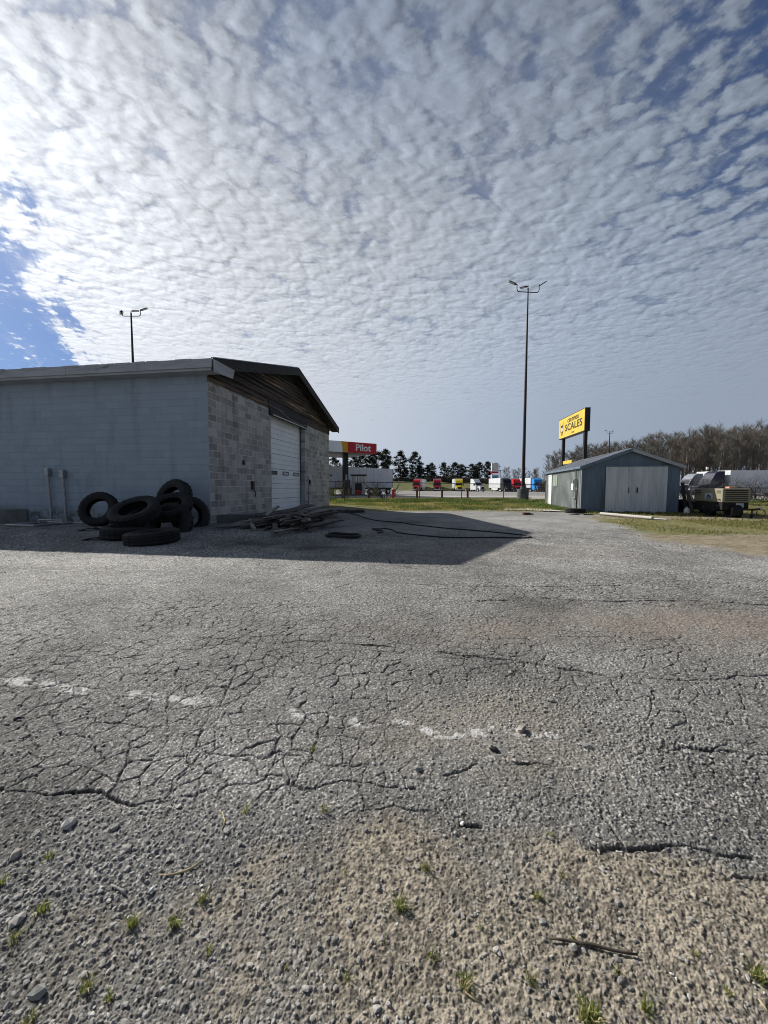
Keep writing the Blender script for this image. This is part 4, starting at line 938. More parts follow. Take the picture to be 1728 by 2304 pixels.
mb = MB(); c = at(1178, 1129, 33); mb.bbox(-1.5, 1.1, -1.2, .8, -.1, .06, .01); tag(mb.build('pole_pad', M['conc'], loc=(c.x, 33, 0)), 'flat concrete pad around the base of the tall light pole', 'pad')

# ------------------------------------------------------------------ lettering
def text_mesh(txt, size, bold=.0, extrude=.01, sx=1., spacing=1.):
    cu = bpy.data.curves.new('lettering', 'FONT'); cu.body = txt; cu.size = size; cu.offset = bold; cu.extrude = extrude
    cu.align_x = 'CENTER'; cu.align_y = 'CENTER'; cu.space_character = spacing
    o = bpy.data.objects.new('lettering', cu); COL.objects.link(o)
    dg = bpy.context.evaluated_depsgraph_get(); me = bpy.data.meshes.new_from_object(o.evaluated_get(dg))
    bpy.data.objects.remove(o); bpy.data.curves.remove(cu)
    for v in me.vertices: v.co.x *= sx
    return me
# yellow scale sign: local x runs along the face from its left edge, -y is the face
a, b_ = at(1257, 1000, 38.3), at(1313.8, 1000, 32.2)
SGL = math.hypot(b_.x-a.x, b_.y-a.y); SGA = math.atan2(b_.y-a.y, b_.x-a.x)
sg = thing('scale_sign', 'yellow certified scales sign on two black posts behind the metal shed', 'sign', (a.x, a.y, 0), SGA)
zb, zt = 5.95, 7.78
mb = MB(); mb.bbox(-.04, SGL+.04, .004, .42, zb-.05, zt+.05, .012); mb.build('cabinet', M['black'], sg)
mb = MB(); mb.bbox(.02, SGL-.02, -.012, .002, zb+.02, zt-.02, .004); fc = mb.build('sign_face', M['yellow'], sg)
for txt, s_, x_, z_, bold, sx_ in (('CERTIFIED', .44, SGL*.585, zt-.43, .006, .43), ('SCALES', .86, SGL*.60, zb+.80, .018, .64)):
    me = text_mesh(txt, s_, bold, .006, 1., 1.12); wd = max(v.co.x for v in me.vertices)-min(v.co.x for v in me.vertices)
    for v in me.vertices: v.co.x *= SGL*sx_/wd
    me.materials.append(M['ink']); o = link('lettering', me, fc, (x_, -.022, z_)); o.rotation_euler = (math.pi/2, 0, 0)
mb = MB()
for j in range(5): mb.box(SGL*.60-.32+j*.13, SGL*.60-.24+j*.13, -.02, -.013, zb+.17, zb+.29)
mb.build('small_print', M['ink'], fc)
ex, ez = SGL*.135, (zb+zt)/2-.02
mb = MB(); mb.prism([(ex-.33, ez+.28), (ex-.36, ez-.2), (ex-.22, ez-.52), (ex, ez-.66), (ex+.22, ez-.52), (ex+.36, ez-.2), (ex+.33, ez+.28), (ex+.40, ez+.66), (ex+.26, ez+.34), (ex-.26, ez+.34), (ex-.40, ez+.66)], -.019, -.0125, 'y'); em = mb.build('emblem', M['ink'], fc)
mb = MB(); mb.box(ex-.28, ex+.28, -.024, -.0195, ez+.13, ez+.29); mb.build('emblem_band', M['sign_navy'], em)
mb = MB(); mb.prism([(ex-.28, ez+.10), (ex-.26, ez-.18), (ex, ez-.32), (ex+.26, ez-.18), (ex+.28, ez+.10)], -.024, -.0195, 'y'); mb.box(ex-.12, ex+.12, -.024, -.0195, ez-.50, ez-.38); mb.build('emblem_shield', M['sign_grey'], em)
for x_ in (.72, SGL-.30):
    mb = MB(); mb.bbox(x_-.13, x_+.13, .08, .34, -.3, zb-.052, .01); mb.build('post', M['black'], sg)
mb = MB(); mb.bbox(1., 3.2, .12, .26, 3.44, 3.75, .01); mb.build('lower_panel', M['yellow'], sg)

# ------------------------------------------------------------------ fuel canopy beyond the fence (local x = along the front from its free right end to the left)
cr = at(847, 1010, 54); cl = at(742, 1003, 50)
can = thing('fuel_canopy', 'fuel station canopy with red and pale fascia reading Pilot', 'canopy', (cr.x, cr.y, 0), math.atan2(cr.y-cl.y, cr.x-cl.x))
CL_, CB, CT = 20., 5.83, 7.25
redl = 4.55; yl = .95
mb = MB(); mb.bbox(-CL_, -.02, .03, 9., CB+.01, CT-.02, .01); mb.build('canopy_roof', M['black'], can)
mb = MB(); mb.bbox(-redl, 0, -.02, .028, CB, CT, .006); fr = mb.build('fascia_red', M['canopy_red'], can)
mb = MB(); pl_ = [(-redl-.004, CB), (-redl-.004, CT), (-redl-yl, CT)] + [(-redl-yl+.22*math.sin(math.pi*.5*k/8), CT-(CT-CB)*k/8) for k in range(1, 9)]
mb.prism(pl_[::-1], -.022, .028, 'y'); mb.build('fascia_yellow', M['canopy_yellow'], can)
mb = MB(); mb.bbox(-CL_, -redl-.3, .0, .026, CB, CT, .004); mb.build('fascia_pale', M['canopy_grey'], can)
mb = MB(); mb.bbox(.002, .03, 0, 9., CB, CT, .006); mb.build('fascia_end', M['canopy_red'], can)
me = text_mesh('Pilot', 1.22, .035, .02, 1.08, 1.0); me.materials.append(M['letter']); o = link('lettering', me, fr, (-2.18, -.045, (CB+CT)/2-.02)); o.rotation_euler = (math.pi/2, 0, 0)
for xx in (-3.45, -12.):
    mb = MB(); mb.bbox(xx-.32, xx+.32, 2.4, 3.0, 0, CB, .02); cm = mb.build('column', M['black'], can)
    mb = MB(); mb.bbox(xx-.14, xx+.10, 2.37, 2.399, 2.2, 2.95, .005); mb.build('column_sign', M['sign_grey'], cm)
    mb = MB(); mb.bbox(xx+.33, xx+.62, 2.45, 2.75, .95, 2.3, .01); mb.build('card_box', M['black'], cm)
def pump(loc, label, rz=0.):
    o = thing('fuel_pump', label, 'fuel pump', loc, rz, 'fuel pumps on the island')
    for x_ in (-.78, .62):
        mb = MB(); mb.bbox(x_-.22, x_+.22, -.3, .3, 0, 2.75, .03); mb.build('pillar', M['conc_pale'], o)
    mb = MB(); mb.bbox(-1.15, 1.1, -.35, .35, 2.755, 2.98, .02); mb.build('top_beam', M['black'], o)
    mb = MB(); mb.bbox(-.52, .36, -.25, .25, .0, .72, .02); mb.build('lower_panel', M['canopy_red'], o)
    mb = MB(); mb.bbox(-.50, .36, -.27, .27, .73, 1.75, .03); mb.build('display_head', M['black'], o)
    mb = MB(); mb.tube([(.30, -.3, 1.5), (.50, -.35, 1.1), (.42, -.35, .7), (.22, -.32, 1.0)], .04, 6); mb.tube([(-.2, 0, 1.75), (-.2, 0, 2.75)], .04, 6); mb.tube([(.15, 0, 1.75), (.15, 0, 2.75)], .04, 6); mb.build('fuel_hose', M['hose'], o)
    return o
p1_ = pump((at(808, 1110, 55).x, 55, .05), 'fuel pump with two pale pillars under a dark beam, right of the canopy column', -.1)
dup(p1_, (at(731, 1110, 56).x, 56, .05), None, 'fuel pump half hidden by the far corner of the garage')
mb = MB(); mb.bbox(-9, 4.5, -.9, .9, .0, .17, .03); o = tag(mb.build('pump_island', M['conc_dark'], loc=(at(790, 1110, 54.6).x, 54.6, .03)), 'low concrete pump island under the fuel canopy', 'island')
for px, Y, lab in ((843.5, 50, 'olive green bin standing before the pale trailer behind the fence'), (748, 52, 'olive green bin near the garage corner behind the fence'), (789, 56.5, 'olive green bin right beside the canopy column')):
    c = at(px, 1110, Y); mb = MB(); mb.bbox(-.27, .27, -.27, .27, 0, .98, .03); o = thing('bin', lab, 'bin', (c.x, Y, .05), 0, 'olive bins by the pumps'); mb.build('body', M['olive'], o)
    mb = MB(); mb.bbox(-.29, .29, -.29, .29, .985, 1.07, .03); mb.build('lid', M['black'] if px < 800 else M['olive'], o)
# bollards by the kerb
BL = ['rusty bollard at the kerb in front of the canopy column', 'rusty bollard at the kerb in front of the fuel pump', 'bright red bollard at the kerb, left of the first red truck',
      'rusty bollard at the kerb below the first red truck', 'rusty bollard at the kerb below the second red truck', 'rusty bollard at the kerb between the yellow and white trucks']
for px, lab in zip((775, 830, 884, 938, 994.5, 1052), BL):
    c = at(px, 1120, 41); red_ = px == 884
    o = thing('bollard', lab, 'bollard', (c.x, 41, 0), 0, 'bollards along the kerb')
    mb = MB(); mb.tube([(0, 0, -.2), (0, 0, .98)], .115, 12); mb.build('post', M['canopy_red'] if red_ else M['rust'], o, smooth='auto')
    mb = MB(); mb.lathe([(0, .98), (.118, .98), (.09, 1.05), (.04, 1.08), (0, 1.08)], 12); mb.build('cap', M['white'] if red_ else M['rust'], o, smooth='auto')
c = at(888, 1112, 42.5); o = thing('safety_sign', 'small red and white leaning marker beside the red bollard', 'marker', (c.x, 42.5, .05), .3)
mb = MB(); mb.bbox(-.12, .12, -.02, .02, .1, .95, .006); mb.build('panel', M['red'], o)
mb = MB(); mb.box(-.10, .10, -.026, -.021, .5, .62); mb.build('stripe', M['white'], o)
mb = MB(); mb.bbox(-.25, .25, -.2, .2, 0, .1, .02); mb.build('base', M['rubber'], o)

# ------------------------------------------------------------------ chain-link fence
FY = 33.; FX0, FX1 = -14., 46.
def ftop(x): return 1.68-.0125*(x+4)
fence = thing('chain_link_fence', 'dark chain-link fence with top rail running across behind the yard', 'fence', (0, FY, 0))
mb = MB(); mb.tube([(FX0+i*(FX1-FX0)/30, 0, ftop(FX0+i*(FX1-FX0)/30)+.012*math.sin(i*1.7)) for i in range(31)], .032, 6); mb.build('top_rail', M['fence_steel'], fence)
fx = -11.35
while fx < FX1:
    mb = MB(); mb.tube([(fx, .03, -.3), (fx, .03, ftop(fx)+.05)], .035, 7); mb.build('post', M['fence_steel'], fence); fx += 3.6
mb = MB(); x = FX0
while x < FX1-1.7:
    for s_ in (1, -1):
        xa, xb = (x, x+1.5) if s_ > 0 else (x+1.5, x); w = .0032
        mb.quad((xa-w, -.04, .04), (xa+w, -.04, .04), (xb+w, -.04, ftop(xb)-.02), (xb-w, -.04, ftop(xb)-.02))
    x += .085
mb.build('wire_mesh', M['fence_steel'], fence)
# low rail at ground level behind the shed

# ------------------------------------------------------------------ lorries (local: nose towards -y)
def semi(label, loc, yaw, paint, box=None, box_len=14.5, roof=3.75, bob=False, group='semi trucks parked in the lot', dark_front=False):
    o = thing('semi_truck', label, 'truck', loc, yaw, group)
    P_ = M[paint]
    def pr(poly, a0, a1): m_ = MB(); m_.prism(poly, a0, a1, 'x'); return m_
    pr([(0.05, .55), (.0, 1.25), (.18, 1.52), (1.75, 1.80), (1.75, .55)], -.92, .92).build('hood', P_, o)
    pr([(1.752, .55), (1.752, 1.82), (2.15, 2.62), (2.45, 2.70), (4.3, 2.70), (4.3, .55)], -1.12, 1.12).build('cab', P_, o)
    pr([(2.25, 2.705), (2.75, roof-.35), (3.3, roof), (4.25, roof), (4.25, 2.705)], -1.10, 1.10).build('roof_fairing', P_, o)
    m_ = MB(); m_.add([(-1.02, 1.745, 1.87), (1.02, 1.745, 1.87), (.98, 2.105, 2.58), (-.98, 2.105, 2.58), (-1.02, 1.80, 1.87), (1.02, 1.80, 1.87), (.98, 2.16, 2.58), (-.98, 2.16, 2.58)], [(0,1,2,3), (7,6,5,4), (0,4,5,1), (1,5,6,2), (2,6,7,3), (3,7,4,0)]); m_.build('windshield', M['windshield'], o)
    for s_ in (-1, 1):
        m_ = MB(); m_.bbox(s_*1.125-.008, s_*1.125+.008, 2.1, 2.85, 1.75, 2.45, .004); m_.build('side_window', M['windshield'], o)
        m_ = MB(); m_.bbox(s_*.76-.15, s_*.76+.15, -.03, .10, .88, 1.08, .02); m_.build('headlight', M['headlight'], o)
        m_ = MB(); m_.bbox(s_*1.30-.09, s_*1.30+.09, 1.85, 1.98, 1.75, 2.35, .02); m_.tube([(s_*1.13, 1.95, 2.3), (s_*1.3, 1.9, 2.3)], .02, 5); m_.build('mirror', M['black'], o)
        wheel(o, (s_*.98, .95, .51), .51, .28, 'x', seg=18)
        for yy in ((5.2, 6.5)): wheel(o, (s_*.93, yy, .51), .51, .5, 'x', seg=18)
        m_ = MB(); m_.tube([(s_*.7, 2.9, .62), (s_*.7, 4.2, .62)], .28, 12); m_.build('fuel_tank', M['chrome'], o, smooth='auto')
    m_ = MB(); m_.bbox(-.50, .50, -.035, .05, .72, 1.36, .03); m_.build('grille', M['black'], o)
    m_ = MB(); m_.bbox(-1.08, 1.08, -.14, .04, .32, .68, .05); m_.build('bumper', M['chrome'] if paint not in ('cab_navy', 'cab_black') else M['cab_black'], o)
    m_ = MB(); m_.bbox(-.45, .45, 4.3, 7.2, .62, .92, .02); m_.build('chassis', M['dark'], o)
    if box:
        m_ = MB(); m_.bbox(-1.29, 1.29, 5.0, 5.0+box_len, 1.12, 4.08, .03); tb = m_.build('trailer_box', M[box], o)
        m_ = MB(); m_.bbox(-1.05, 1.05, 5.05, 4.95+box_len, .88, 1.115, .02); m_.build('trailer_frame', M['dark'], o)
        m_ = MB()
        for s_ in (-1, 1): m_.bbox(s_*1.2-.02, s_*1.2+.02, 8.3, 5+box_len-3.6, .42, 1.11, .01)
        m_.build('side_skirt', M[box], o)
        m_ = MB()
        for k in range(12):
            for s_ in (-1, 1): m_.box(s_*1.293-.006, s_*1.293+.006, 5.3+k*(box_len-.6)/11-.03, 5.3+k*(box_len-.6)/11+.03, 1.2, 4.0)
        m_.build('box_rib', M['trailer_dim'], tb)
        for s_ in (-1, 1):
            for yy in (5+box_len-2.8, 5+box_len-1.5): wheel(o, (s_*.95, yy, .51), .51, .5, 'x', seg=18)
    return o
for px, Y, yaw, paint, box, lab, rf in (
    (935, 124, -.22, 'red', 'trailer', 'bright red semi truck facing the fence, first from the canopy, pale trailer behind', 3.8),
    (983.5, 124, -.14, 'maroon', 'trailer_dim', 'dark red semi truck facing the fence beside the bright red one', 3.8),
    (1034, 121, -.12, 'cab_yellow', 'trailer_dim', 'yellow semi truck facing the fence between the dark red and white trucks', 3.8),
    (1086, 112, .45, 'cab_white', None, 'white semi tractor without a trailer, parked beside the yellow truck', 3.75),
    (1146, 108, -.04, 'cab_black', 'trailer', 'black semi truck with white trailer, parked left of the light pole', 3.8),
    (1168, 116, -.06, 'red', 'trailer', 'red semi truck squeezed between the black truck and the light pole', 3.8),
    (1217, 108, -.05, 'cab_blue', 'trailer', 'bright blue semi truck with white trailer beside the shed', 3.8)):
    semi(lab, (at(px, 1106, Y).x, Y, .045), yaw, paint, box, roof=rf)
semi('dark navy semi truck with sloped roof and long trailer behind the compressor', (at(1586, 1116, 63).x-1.0, 64.3, .045), math.pi*.5+.0-math.pi, 'cab_navy', 'trailer', 15.5, 3.95)
semi('pale grey semi truck nosing out from behind the shed, trailer behind it', (at(1535, 1116, 68).x-1., 68.8, .045), math.pi*.5-math.pi, 'cab_grey', 'trailer', 15.5, 3.7)
# long pale trailer standing behind the pumps
c1, c2 = at(884, 1090, 64), at(742, 1090, 55.5)
yaw = math.atan2(c1.y-c2.y, c1.x-c2.x)
tr = thing('box_trailer', 'long pale grey box trailer standing behind the fuel pumps', 'trailer', (c1.x, c1.y, .045), yaw)
mb = MB(); mb.bbox(-15.8, 0, .0, 2.6, 1.12, 4.2, .03); bxo = mb.build('box_body', M['trailer_dim'], tr)
mb = MB()
for k in range(12): mb.box(-15.5+k*1.4-.02, -15.5+k*1.4+.02, -.008, -.001, 1.2, 4.1)
mb.bbox(-.05, .012, -.012, .06, 1.1, 4.22, .005); mb.build('box_rib', M['galv'], bxo)
mb = MB(); mb.bbox(-15.6, -.1, .3, 2.3, .88, 1.115, .02); mb.build('frame', M['dark'], tr)
for xx in (-4.6, -3.2, -.95): 
    wheel(tr, (xx, .25, .51), .51, .5, 'y', seg=18); wheel(tr, (xx, 2.3, .51), .51, .5, 'y', seg=18)
mb = MB(); mb.bbox(-2.6, -1.3, .2, .6, .45, .85, .03); mb.bbox(-.9, -.2, .3, 2.2, .5, .8, .03); mb.build('underride_guard', M['trailer'], tr)
# pylon sign far off
c = at(1114, 1085, 150); py = thing('pylon_sign', 'distant roadside pylon of white, red and blue panels beyond the trucks', 'sign', (c.x, 150, 0), .25)
for x0, x1, z0, z1, m_, nm in ((-1.7, 1.2, 7.6, 10.6, 'white', 'upper_panel'), (-.4, 1.35, 7.7, 10.9, 'sign_grey', 'side_panel'), (-1.8, 1.2, 6.75, 7.5, 'red', 'red_panel'), (-1.7, 1.2, 2.6, 6.3, 'white', 'lower_panel')):
    mb = MB(); mb.bbox(x0, x1, (-.3 if nm != 'side_panel' else .42), (.4 if nm != 'side_panel' else .7), z0, z1, .03); w_ = mb.build(nm, M[m_], py)
mb = MB(); mb.bbox(-1.3, 1.0, -.36, -.31, 3.6, 5.6, .01); mb.build('blue_panel', M['cab_blue'], w_)
for x_ in (1.75, 2.3):
    mb = MB(); mb.tube([(x_, .2, 0), (x_, .2, 10.2 if x_ < 2 else 8.)], .1, 8); mb.bbox(x_-.9, x_+.4, .1, .3, 7.6, 7.9, .01); mb.bbox(x_-.9, x_+.3, .1, .3, 9.3, 9.45, .01); mb.build('post', M['black'], py)
c = at(1590, 1054, 95); wl = thing('floodlight_mast', 'thin pale mast with a small white floodlight before the bare wood', 'mast', (c.x, 95, 0), 0)
mb = MB(); mb.tube([(0, 0, 0), (0, 0, 6.3)], .06, 6); mb.tube([(-.4, 0, 5.7), (.1, 0, 5.7)], .03, 5); mb.build('pole', M['galv'], wl)
mb = MB(); mb.bbox(-.05, .35, -.2, .2, 5.8, 6.4, .03); mb.build('lamp_head', M['white'], wl)
# low shed roof in the far gap by the tall pole
c = at(1192, 1081, 140); hb = thing('far_building', 'low pale building with grey roof far behind the blue truck', 'building', (c.x, 140, 0), .1)
mb = MB(); mb.bbox(-6, 7, 0, 8, 0, 3.3, .03); mb.build('wall', M['trailer_dim'], hb)
mb = MB(); mb.prism([(-.4, 3.31), (8.4, 3.31), (4, 4.5)], -6.4, 7.4, 'x'); mb.build('roof', M['roofing'], hb)

# ------------------------------------------------------------------ trees
def limb(mb, p0, p1, r0, r1, bend, r, n=3, seg=3):
    pts = []; d = p1-p0; s_ = Vector((r.uniform(-1, 1), r.uniform(-1, 1), r.uniform(-.4, .9)))*d.length*bend
    for i in range(seg+1):
        u = i/seg; pts.append(p0+d*u+s_*math.sin(u*math.pi))
    mb.tube(pts, [r0+(r1-r0)*i/seg for i in range(seg+1)], n, cap=False); return pts
def bare_tree_meshes(seed, H=16., spread=.30, low=.28, dens=1.2):
    r = random.Random(seed); tm = MB(); cm = MB()
    lean = Vector((r.uniform(-.5, .5), r.uniform(-.5, .5), 0))
    tp = [Vector((0, 0, -.2)), lean*.3+Vector((0, 0, H*.3)), lean*.7+Vector((0, 0, H*.62)), lean+Vector((0, 0, H*.9))]
    tm.tube(tp, [.24*H/16, .19*H/16, .11*H/16, .03], 6)
    def tpos(u):
        k = min(2, int(u*3/.999)) if u < 1 else 2
        f = u*3-k; return tp[k].lerp(tp[k+1], min(1, f))
    nl = int(17*dens)
    for i in range(nl):
        u = low+(1-low)*(i+r.random())/nl; p = tpos(u); a = r.uniform(0, 6.283)+i*2.4
        L = H*spread*(1.15-u*.75)*r.uniform(.7, 1.15)
        d = Vector((math.cos(a), math.sin(a), r.uniform(.9, 1.9))).normalized()
        q = limb(cm, p, p+d*L, .055*H/16*(1.2-u*.7), .018, .10, r, 4)
        for j in range(int(7*dens)):
            f = r.uniform(.25, 1.0); k = min(2, int(f*3)); b0 = q[k].lerp(q[k+1], f*3-k)
            d2 = (d+Vector((r.uniform(-1, 1), r.uniform(-1, 1), r.uniform(-.2, .9)))*.8).normalized(); L2 = L*.48*r.uniform(.5, 1.1)
            q2 = limb(cm, b0, b0+d2*L2, .022, .010, .12, r, 3, 2)
            for m_ in range(5):
                f2 = r.uniform(.3, 1.); k2 = min(1, int(f2*2)); c0 = q2[k2].lerp(q2[k2+1], f2*2-k2)
                d3 = (d2+Vector((r.uniform(-1, 1), r.uniform(-1, 1), r.uniform(-.1, .9)))*.9).normalized(); L3 = r.uniform(.5, 1.3)*H/16
                e = c0+d3*L3; s_ = d3.cross(Vector((r.uniform(-1, 1), r.uniform(-1, 1), r.uniform(-1, 1)))).normalized()*.021
                cm.add([c0-s_, c0+s_, e], [(0, 1, 2)])
                for w_ in range(2):
                    g0 = c0.lerp(e, r.uniform(.35, .9)); g1 = g0+(d3+Vector((r.uniform(-1, 1), r.uniform(-1, 1), r.uniform(-.3, .8)))).normalized()*r.uniform(.25, .6)
                    cm.add([g0-s_*.8, g0+s_*.8, g1], [(0, 1, 2)])
    return tm, cm
def mesh_of(mb, name, m):
    me = bpy.data.meshes.new(name); me.from_pydata([tuple(v) for v in mb.v], [], mb.f); me.materials.append(m); return me
BT = []
for sd, H, sp, lw, mt in ((1, 16, .26, .25, 'twig'), (2, 17, .22, .35, 'twig'), (3, 15, .32, .2, 'twig'), (4, 16, .24, .3, 'twig_red'), (5, 17, .2, .4, 'twig'), (6, 14, .34, .15, 'twig_red')):
    tm, cm = bare_tree_meshes(sd, H, sp, lw); BT.append((mesh_of(tm, 'trunk', M['bark']), mesh_of(cm, 'crown', M[mt]), H))
def bare_tree(loc, H, k, label, group, rz=0):
    o = thing('bare_tree', label, 'tree', loc, rz, group); s_ = H/BT[k][2]; o.scale = (s_*1.05, s_*1.05, s_)
    link('trunk', BT[k][0], o); link('crown', BT[k][1], o); return o
rt = random.Random(21)
def top_at(px):
    xs = [1228, 1262, 1300, 1340, 1400, 1450, 1500, 1540, 1570, 1600, 1650, 1700, 1760, 1850]; ys = [1030, 1020, 1015, 1004, 995, 992, 982, 979, 976, 967, 966, 961, 955, 950]
    return float(np.interp(px, xs, ys))
nt = 0
for row, (Y0, n_) in enumerate(((112, 36), (121, 40), (131, 40), (142, 38))):
    for i in range(n_):
        px = 1246+(i+rt.random()*.9)*(1850-1246)/n_; Y = Y0+rt.uniform(-4, 4)
        c = at(px, top_at(px)+rt.uniform(-7, 16), Y); k = rt.randrange(5) if rt.random() > .15 else 5
        if px < 1345: z_lab = 'bare grey deciduous tree standing behind the posts of the scale sign'
        elif px < 1520: z_lab = 'bare grey deciduous tree in the wood rising behind the shed roof'
        else: z_lab = 'bare grey deciduous tree in the wood behind the parked trailers'
        bare_tree((c.x, Y, 0), max(6, c.z*1.03), k, z_lab, 'bare trees of the far wood', rt.uniform(0, 6.28)); nt += 1
for px, ty in ((1234, 1028), (1250, 1021)):
    c = at(px, ty, 100); bare_tree((c.x, 100, 0), c.z*1.04, 5 if px > 1240 else 2, 'leafless round-headed tree just left of the scale sign' if px > 1240 else 'smaller leafless tree at the roof edge left of the scale sign', None, px)
for i in range(12):
    px = 1139+i*7.6; c = at(px, 1056+rt.uniform(-3, 9), 128); bare_tree((c.x, 128+rt.uniform(-3, 3), 0), c.z*1.05, (5, 2, 3)[i % 3], 'low reddish bare tree behind the black, red and blue trucks', 'low bare trees behind the trucks', i*1.3)

def pine_meshes(seed, H=16., wid=.24, low=.3, dens=1.):
    r = random.Random(seed); tm = MB(); tm.tube([Vector((0, 0, -.3)), Vector((r.uniform(-.2, .2), 0, H*.5)), Vector((r.uniform(-.3, .3), 0, H*.97))], [.24, .16, .04], 6)
    vs = []; fs = []; bm_ = MB()
    n = int(60*dens)
    for i in range(n):
        u = low+(1-low)*((i+r.random())/n); a = r.uniform(0, 6.283)
        prof = (1-(abs(u-.55)/.55)**2.2) if u > .55 else (.55+.45*(u-low)/(.55-low+1e-6))
        rad = H*wid*max(.12, prof)*r.uniform(.25, 1.12)
        if u > .93: rad *= .4
        c = Vector((math.cos(a)*rad, math.sin(a)*rad, H*u+r.uniform(-.2, .3)))
        bm_.tube([Vector((0, 0, H*u-.3)), c*.55+Vector((0, 0, H*u-.35))*.45, c-Vector((0, 0, .15))], [.07, .05, .02], 3, cap=False)
        cs = r.uniform(.65, 1.2)*H/16*.95
        for k in range(62):
            d = Vector((r.gauss(0, .5), r.gauss(0, .5), r.gauss(0, .30)))*cs
            p = c+d; t_ = Vector((r.uniform(-1, 1), r.uniform(-1, 1), r.uniform(-.3, 1))).normalized(); w = t_.cross(Vector((r.uniform(-1, 1), r.uniform(-1, 1), r.uniform(-1, 1)))).normalized()
            L = r.uniform(.32, .70); b_ = len(vs); vs += [p-w*L*.28, p+w*L*.28, p+t_*L]; fs.append((b_, b_+1, b_+2))
    cm = MB(); cm.add(vs, fs); cm.add(bm_.v, bm_.f); return tm, cm
PT = []
for sd, wd, lw, dn in ((1, .23, .22, 1.15), (2, .26, .30, 1.1), (3, .20, .45, .8), (4, .27, .35, .9), (5, .17, .5, .7)):
    tm, cm = pine_meshes(sd, 16, wd, lw, dn); PT.append((mesh_of(tm, 'trunk', M['pine_bark']), mesh_of(cm, 'crown', M['pine'])))
PINES = [(722, 1030, 3, 'dark pine crown seen under the canopy beside the garage corner'), (752, 1029, 3, 'second dark pine under the canopy, left of its column'), (795, 1024, 3, 'dark pine right behind the canopy column'), (815, 1022, 1, 'open-crowned pine behind the red end of the canopy'),
         (836, 1018, 2, 'pine just off the right end of the fuel canopy'), (852, 1016, 3, 'ragged pine with wide top right of the fuel canopy'), (868, 1011, 4, 'tall thin pine above the end of the pale trailer'), (901, 1015, 0, 'dense tall pine standing right of the pale trailer end'),
         (912, 1056, 1, 'short pine at the foot of the dense tall pine'), (934, 1017, 0, 'dense tall pine directly behind the bright red truck'), (946, 1048, 1, 'shorter pine leaning on the dense pine behind the bright red truck'), (962, 1047, 1, 'medium pine between the two red trucks'), (971, 1042, 4, 'thin pine between the two red trucks'),
         (999, 1041, 0, 'broad dark pine right of the dark red truck'), (1024, 1041, 1, 'broad dark pine directly behind the yellow truck'), (1039, 1045, 2, 'narrow pine touching the broad pine behind the yellow truck'), (1062, 1044, 3, 'pine left of the white truck'), (1068, 1049, 4, 'small thin pine left of the white truck'),
         (1079, 1040, 2, 'slim pine directly above the white truck'), (1098, 1039, 2, 'slim bare-stemmed pine beside the pylon sign')]
for i, (px, ty, k, lab) in enumerate(PINES):
    Y = 163+(i*37 % 11); c = at(px, ty, Y); o = thing('pine_tree', lab, 'tree', (c.x, Y, 0), i*1.7, 'pines behind the grass bank')
    s_ = c.z/16.3; w_ = max(s_, .8); o.scale = (w_, w_, s_); link('trunk', PT[k][0], o); link('crown', PT[k][1], o)

# ------------------------------------------------------------------ undergrowth, grass, weeds
def tri_mesh(name, P, m, label, cat, kind='stuff'):
    n = len(P); me = bpy.data.meshes.new(name); me.vertices.add(n*3); me.vertices.foreach_set('co', P.reshape(-1).astype(np.float32))
    me.loops.add(n*3); me.polygons.add(n); me.loops.foreach_set('vertex_index', np.arange(n*3, dtype=np.int32)); me.polygons.foreach_set('loop_start', (np.arange(n)*3).astype(np.int32)); me.update(calc_edges=True)
    me.materials.append(m); return tag(link(name, me), label, cat, kind=kind)
def blades(x, y, z, h, w, lean=.5):
    n = len(x); a = rg.uniform(0, 6.283, n); b_ = rg.uniform(0, 6.283, n); l = rg.uniform(0, lean, n)*h
    p = np.stack([x, y, z], -1); s_ = np.stack([np.cos(a)*w, np.sin(a)*w, np.zeros(n)], -1)
    return np.stack([p-s_, p+s_, p+np.stack([np.cos(b_)*l, np.sin(b_)*l, h], -1)], 1)
# brush at the foot of the far wood and along the bank
n = 26000; x = rg.uniform(42, 150, n); y = rg.uniform(98, 108, n); hmax = 1.2+2.2*fbm(x*.12, y*.12, 3, 5); z = rg.uniform(0, 1, n)*hmax
tri_mesh('undergrowth', blades(x, y, z, rg.uniform(.4, 1.4, n), rg.uniform(.03, .09, n), .8), M['vine'], 'brown brush along the foot of the bare wood', 'undergrowth')
n = 26000; x = rg.uniform(-40, 62, n); y = rg.uniform(156, 176, n); hmax = .5+2.6*fbm(x*.10, y*.10, 3, 15); z = 3.0*np.clip((56-x)/8, 0, 1)+rg.uniform(0, 1, n)*hmax
tri_mesh('brush', blades(x, y, z, rg.uniform(.5, 1.5, n), rg.uniform(.06, .16, n), .8), M['stick'], 'dark brown brush along the top of the grass bank', 'brush')
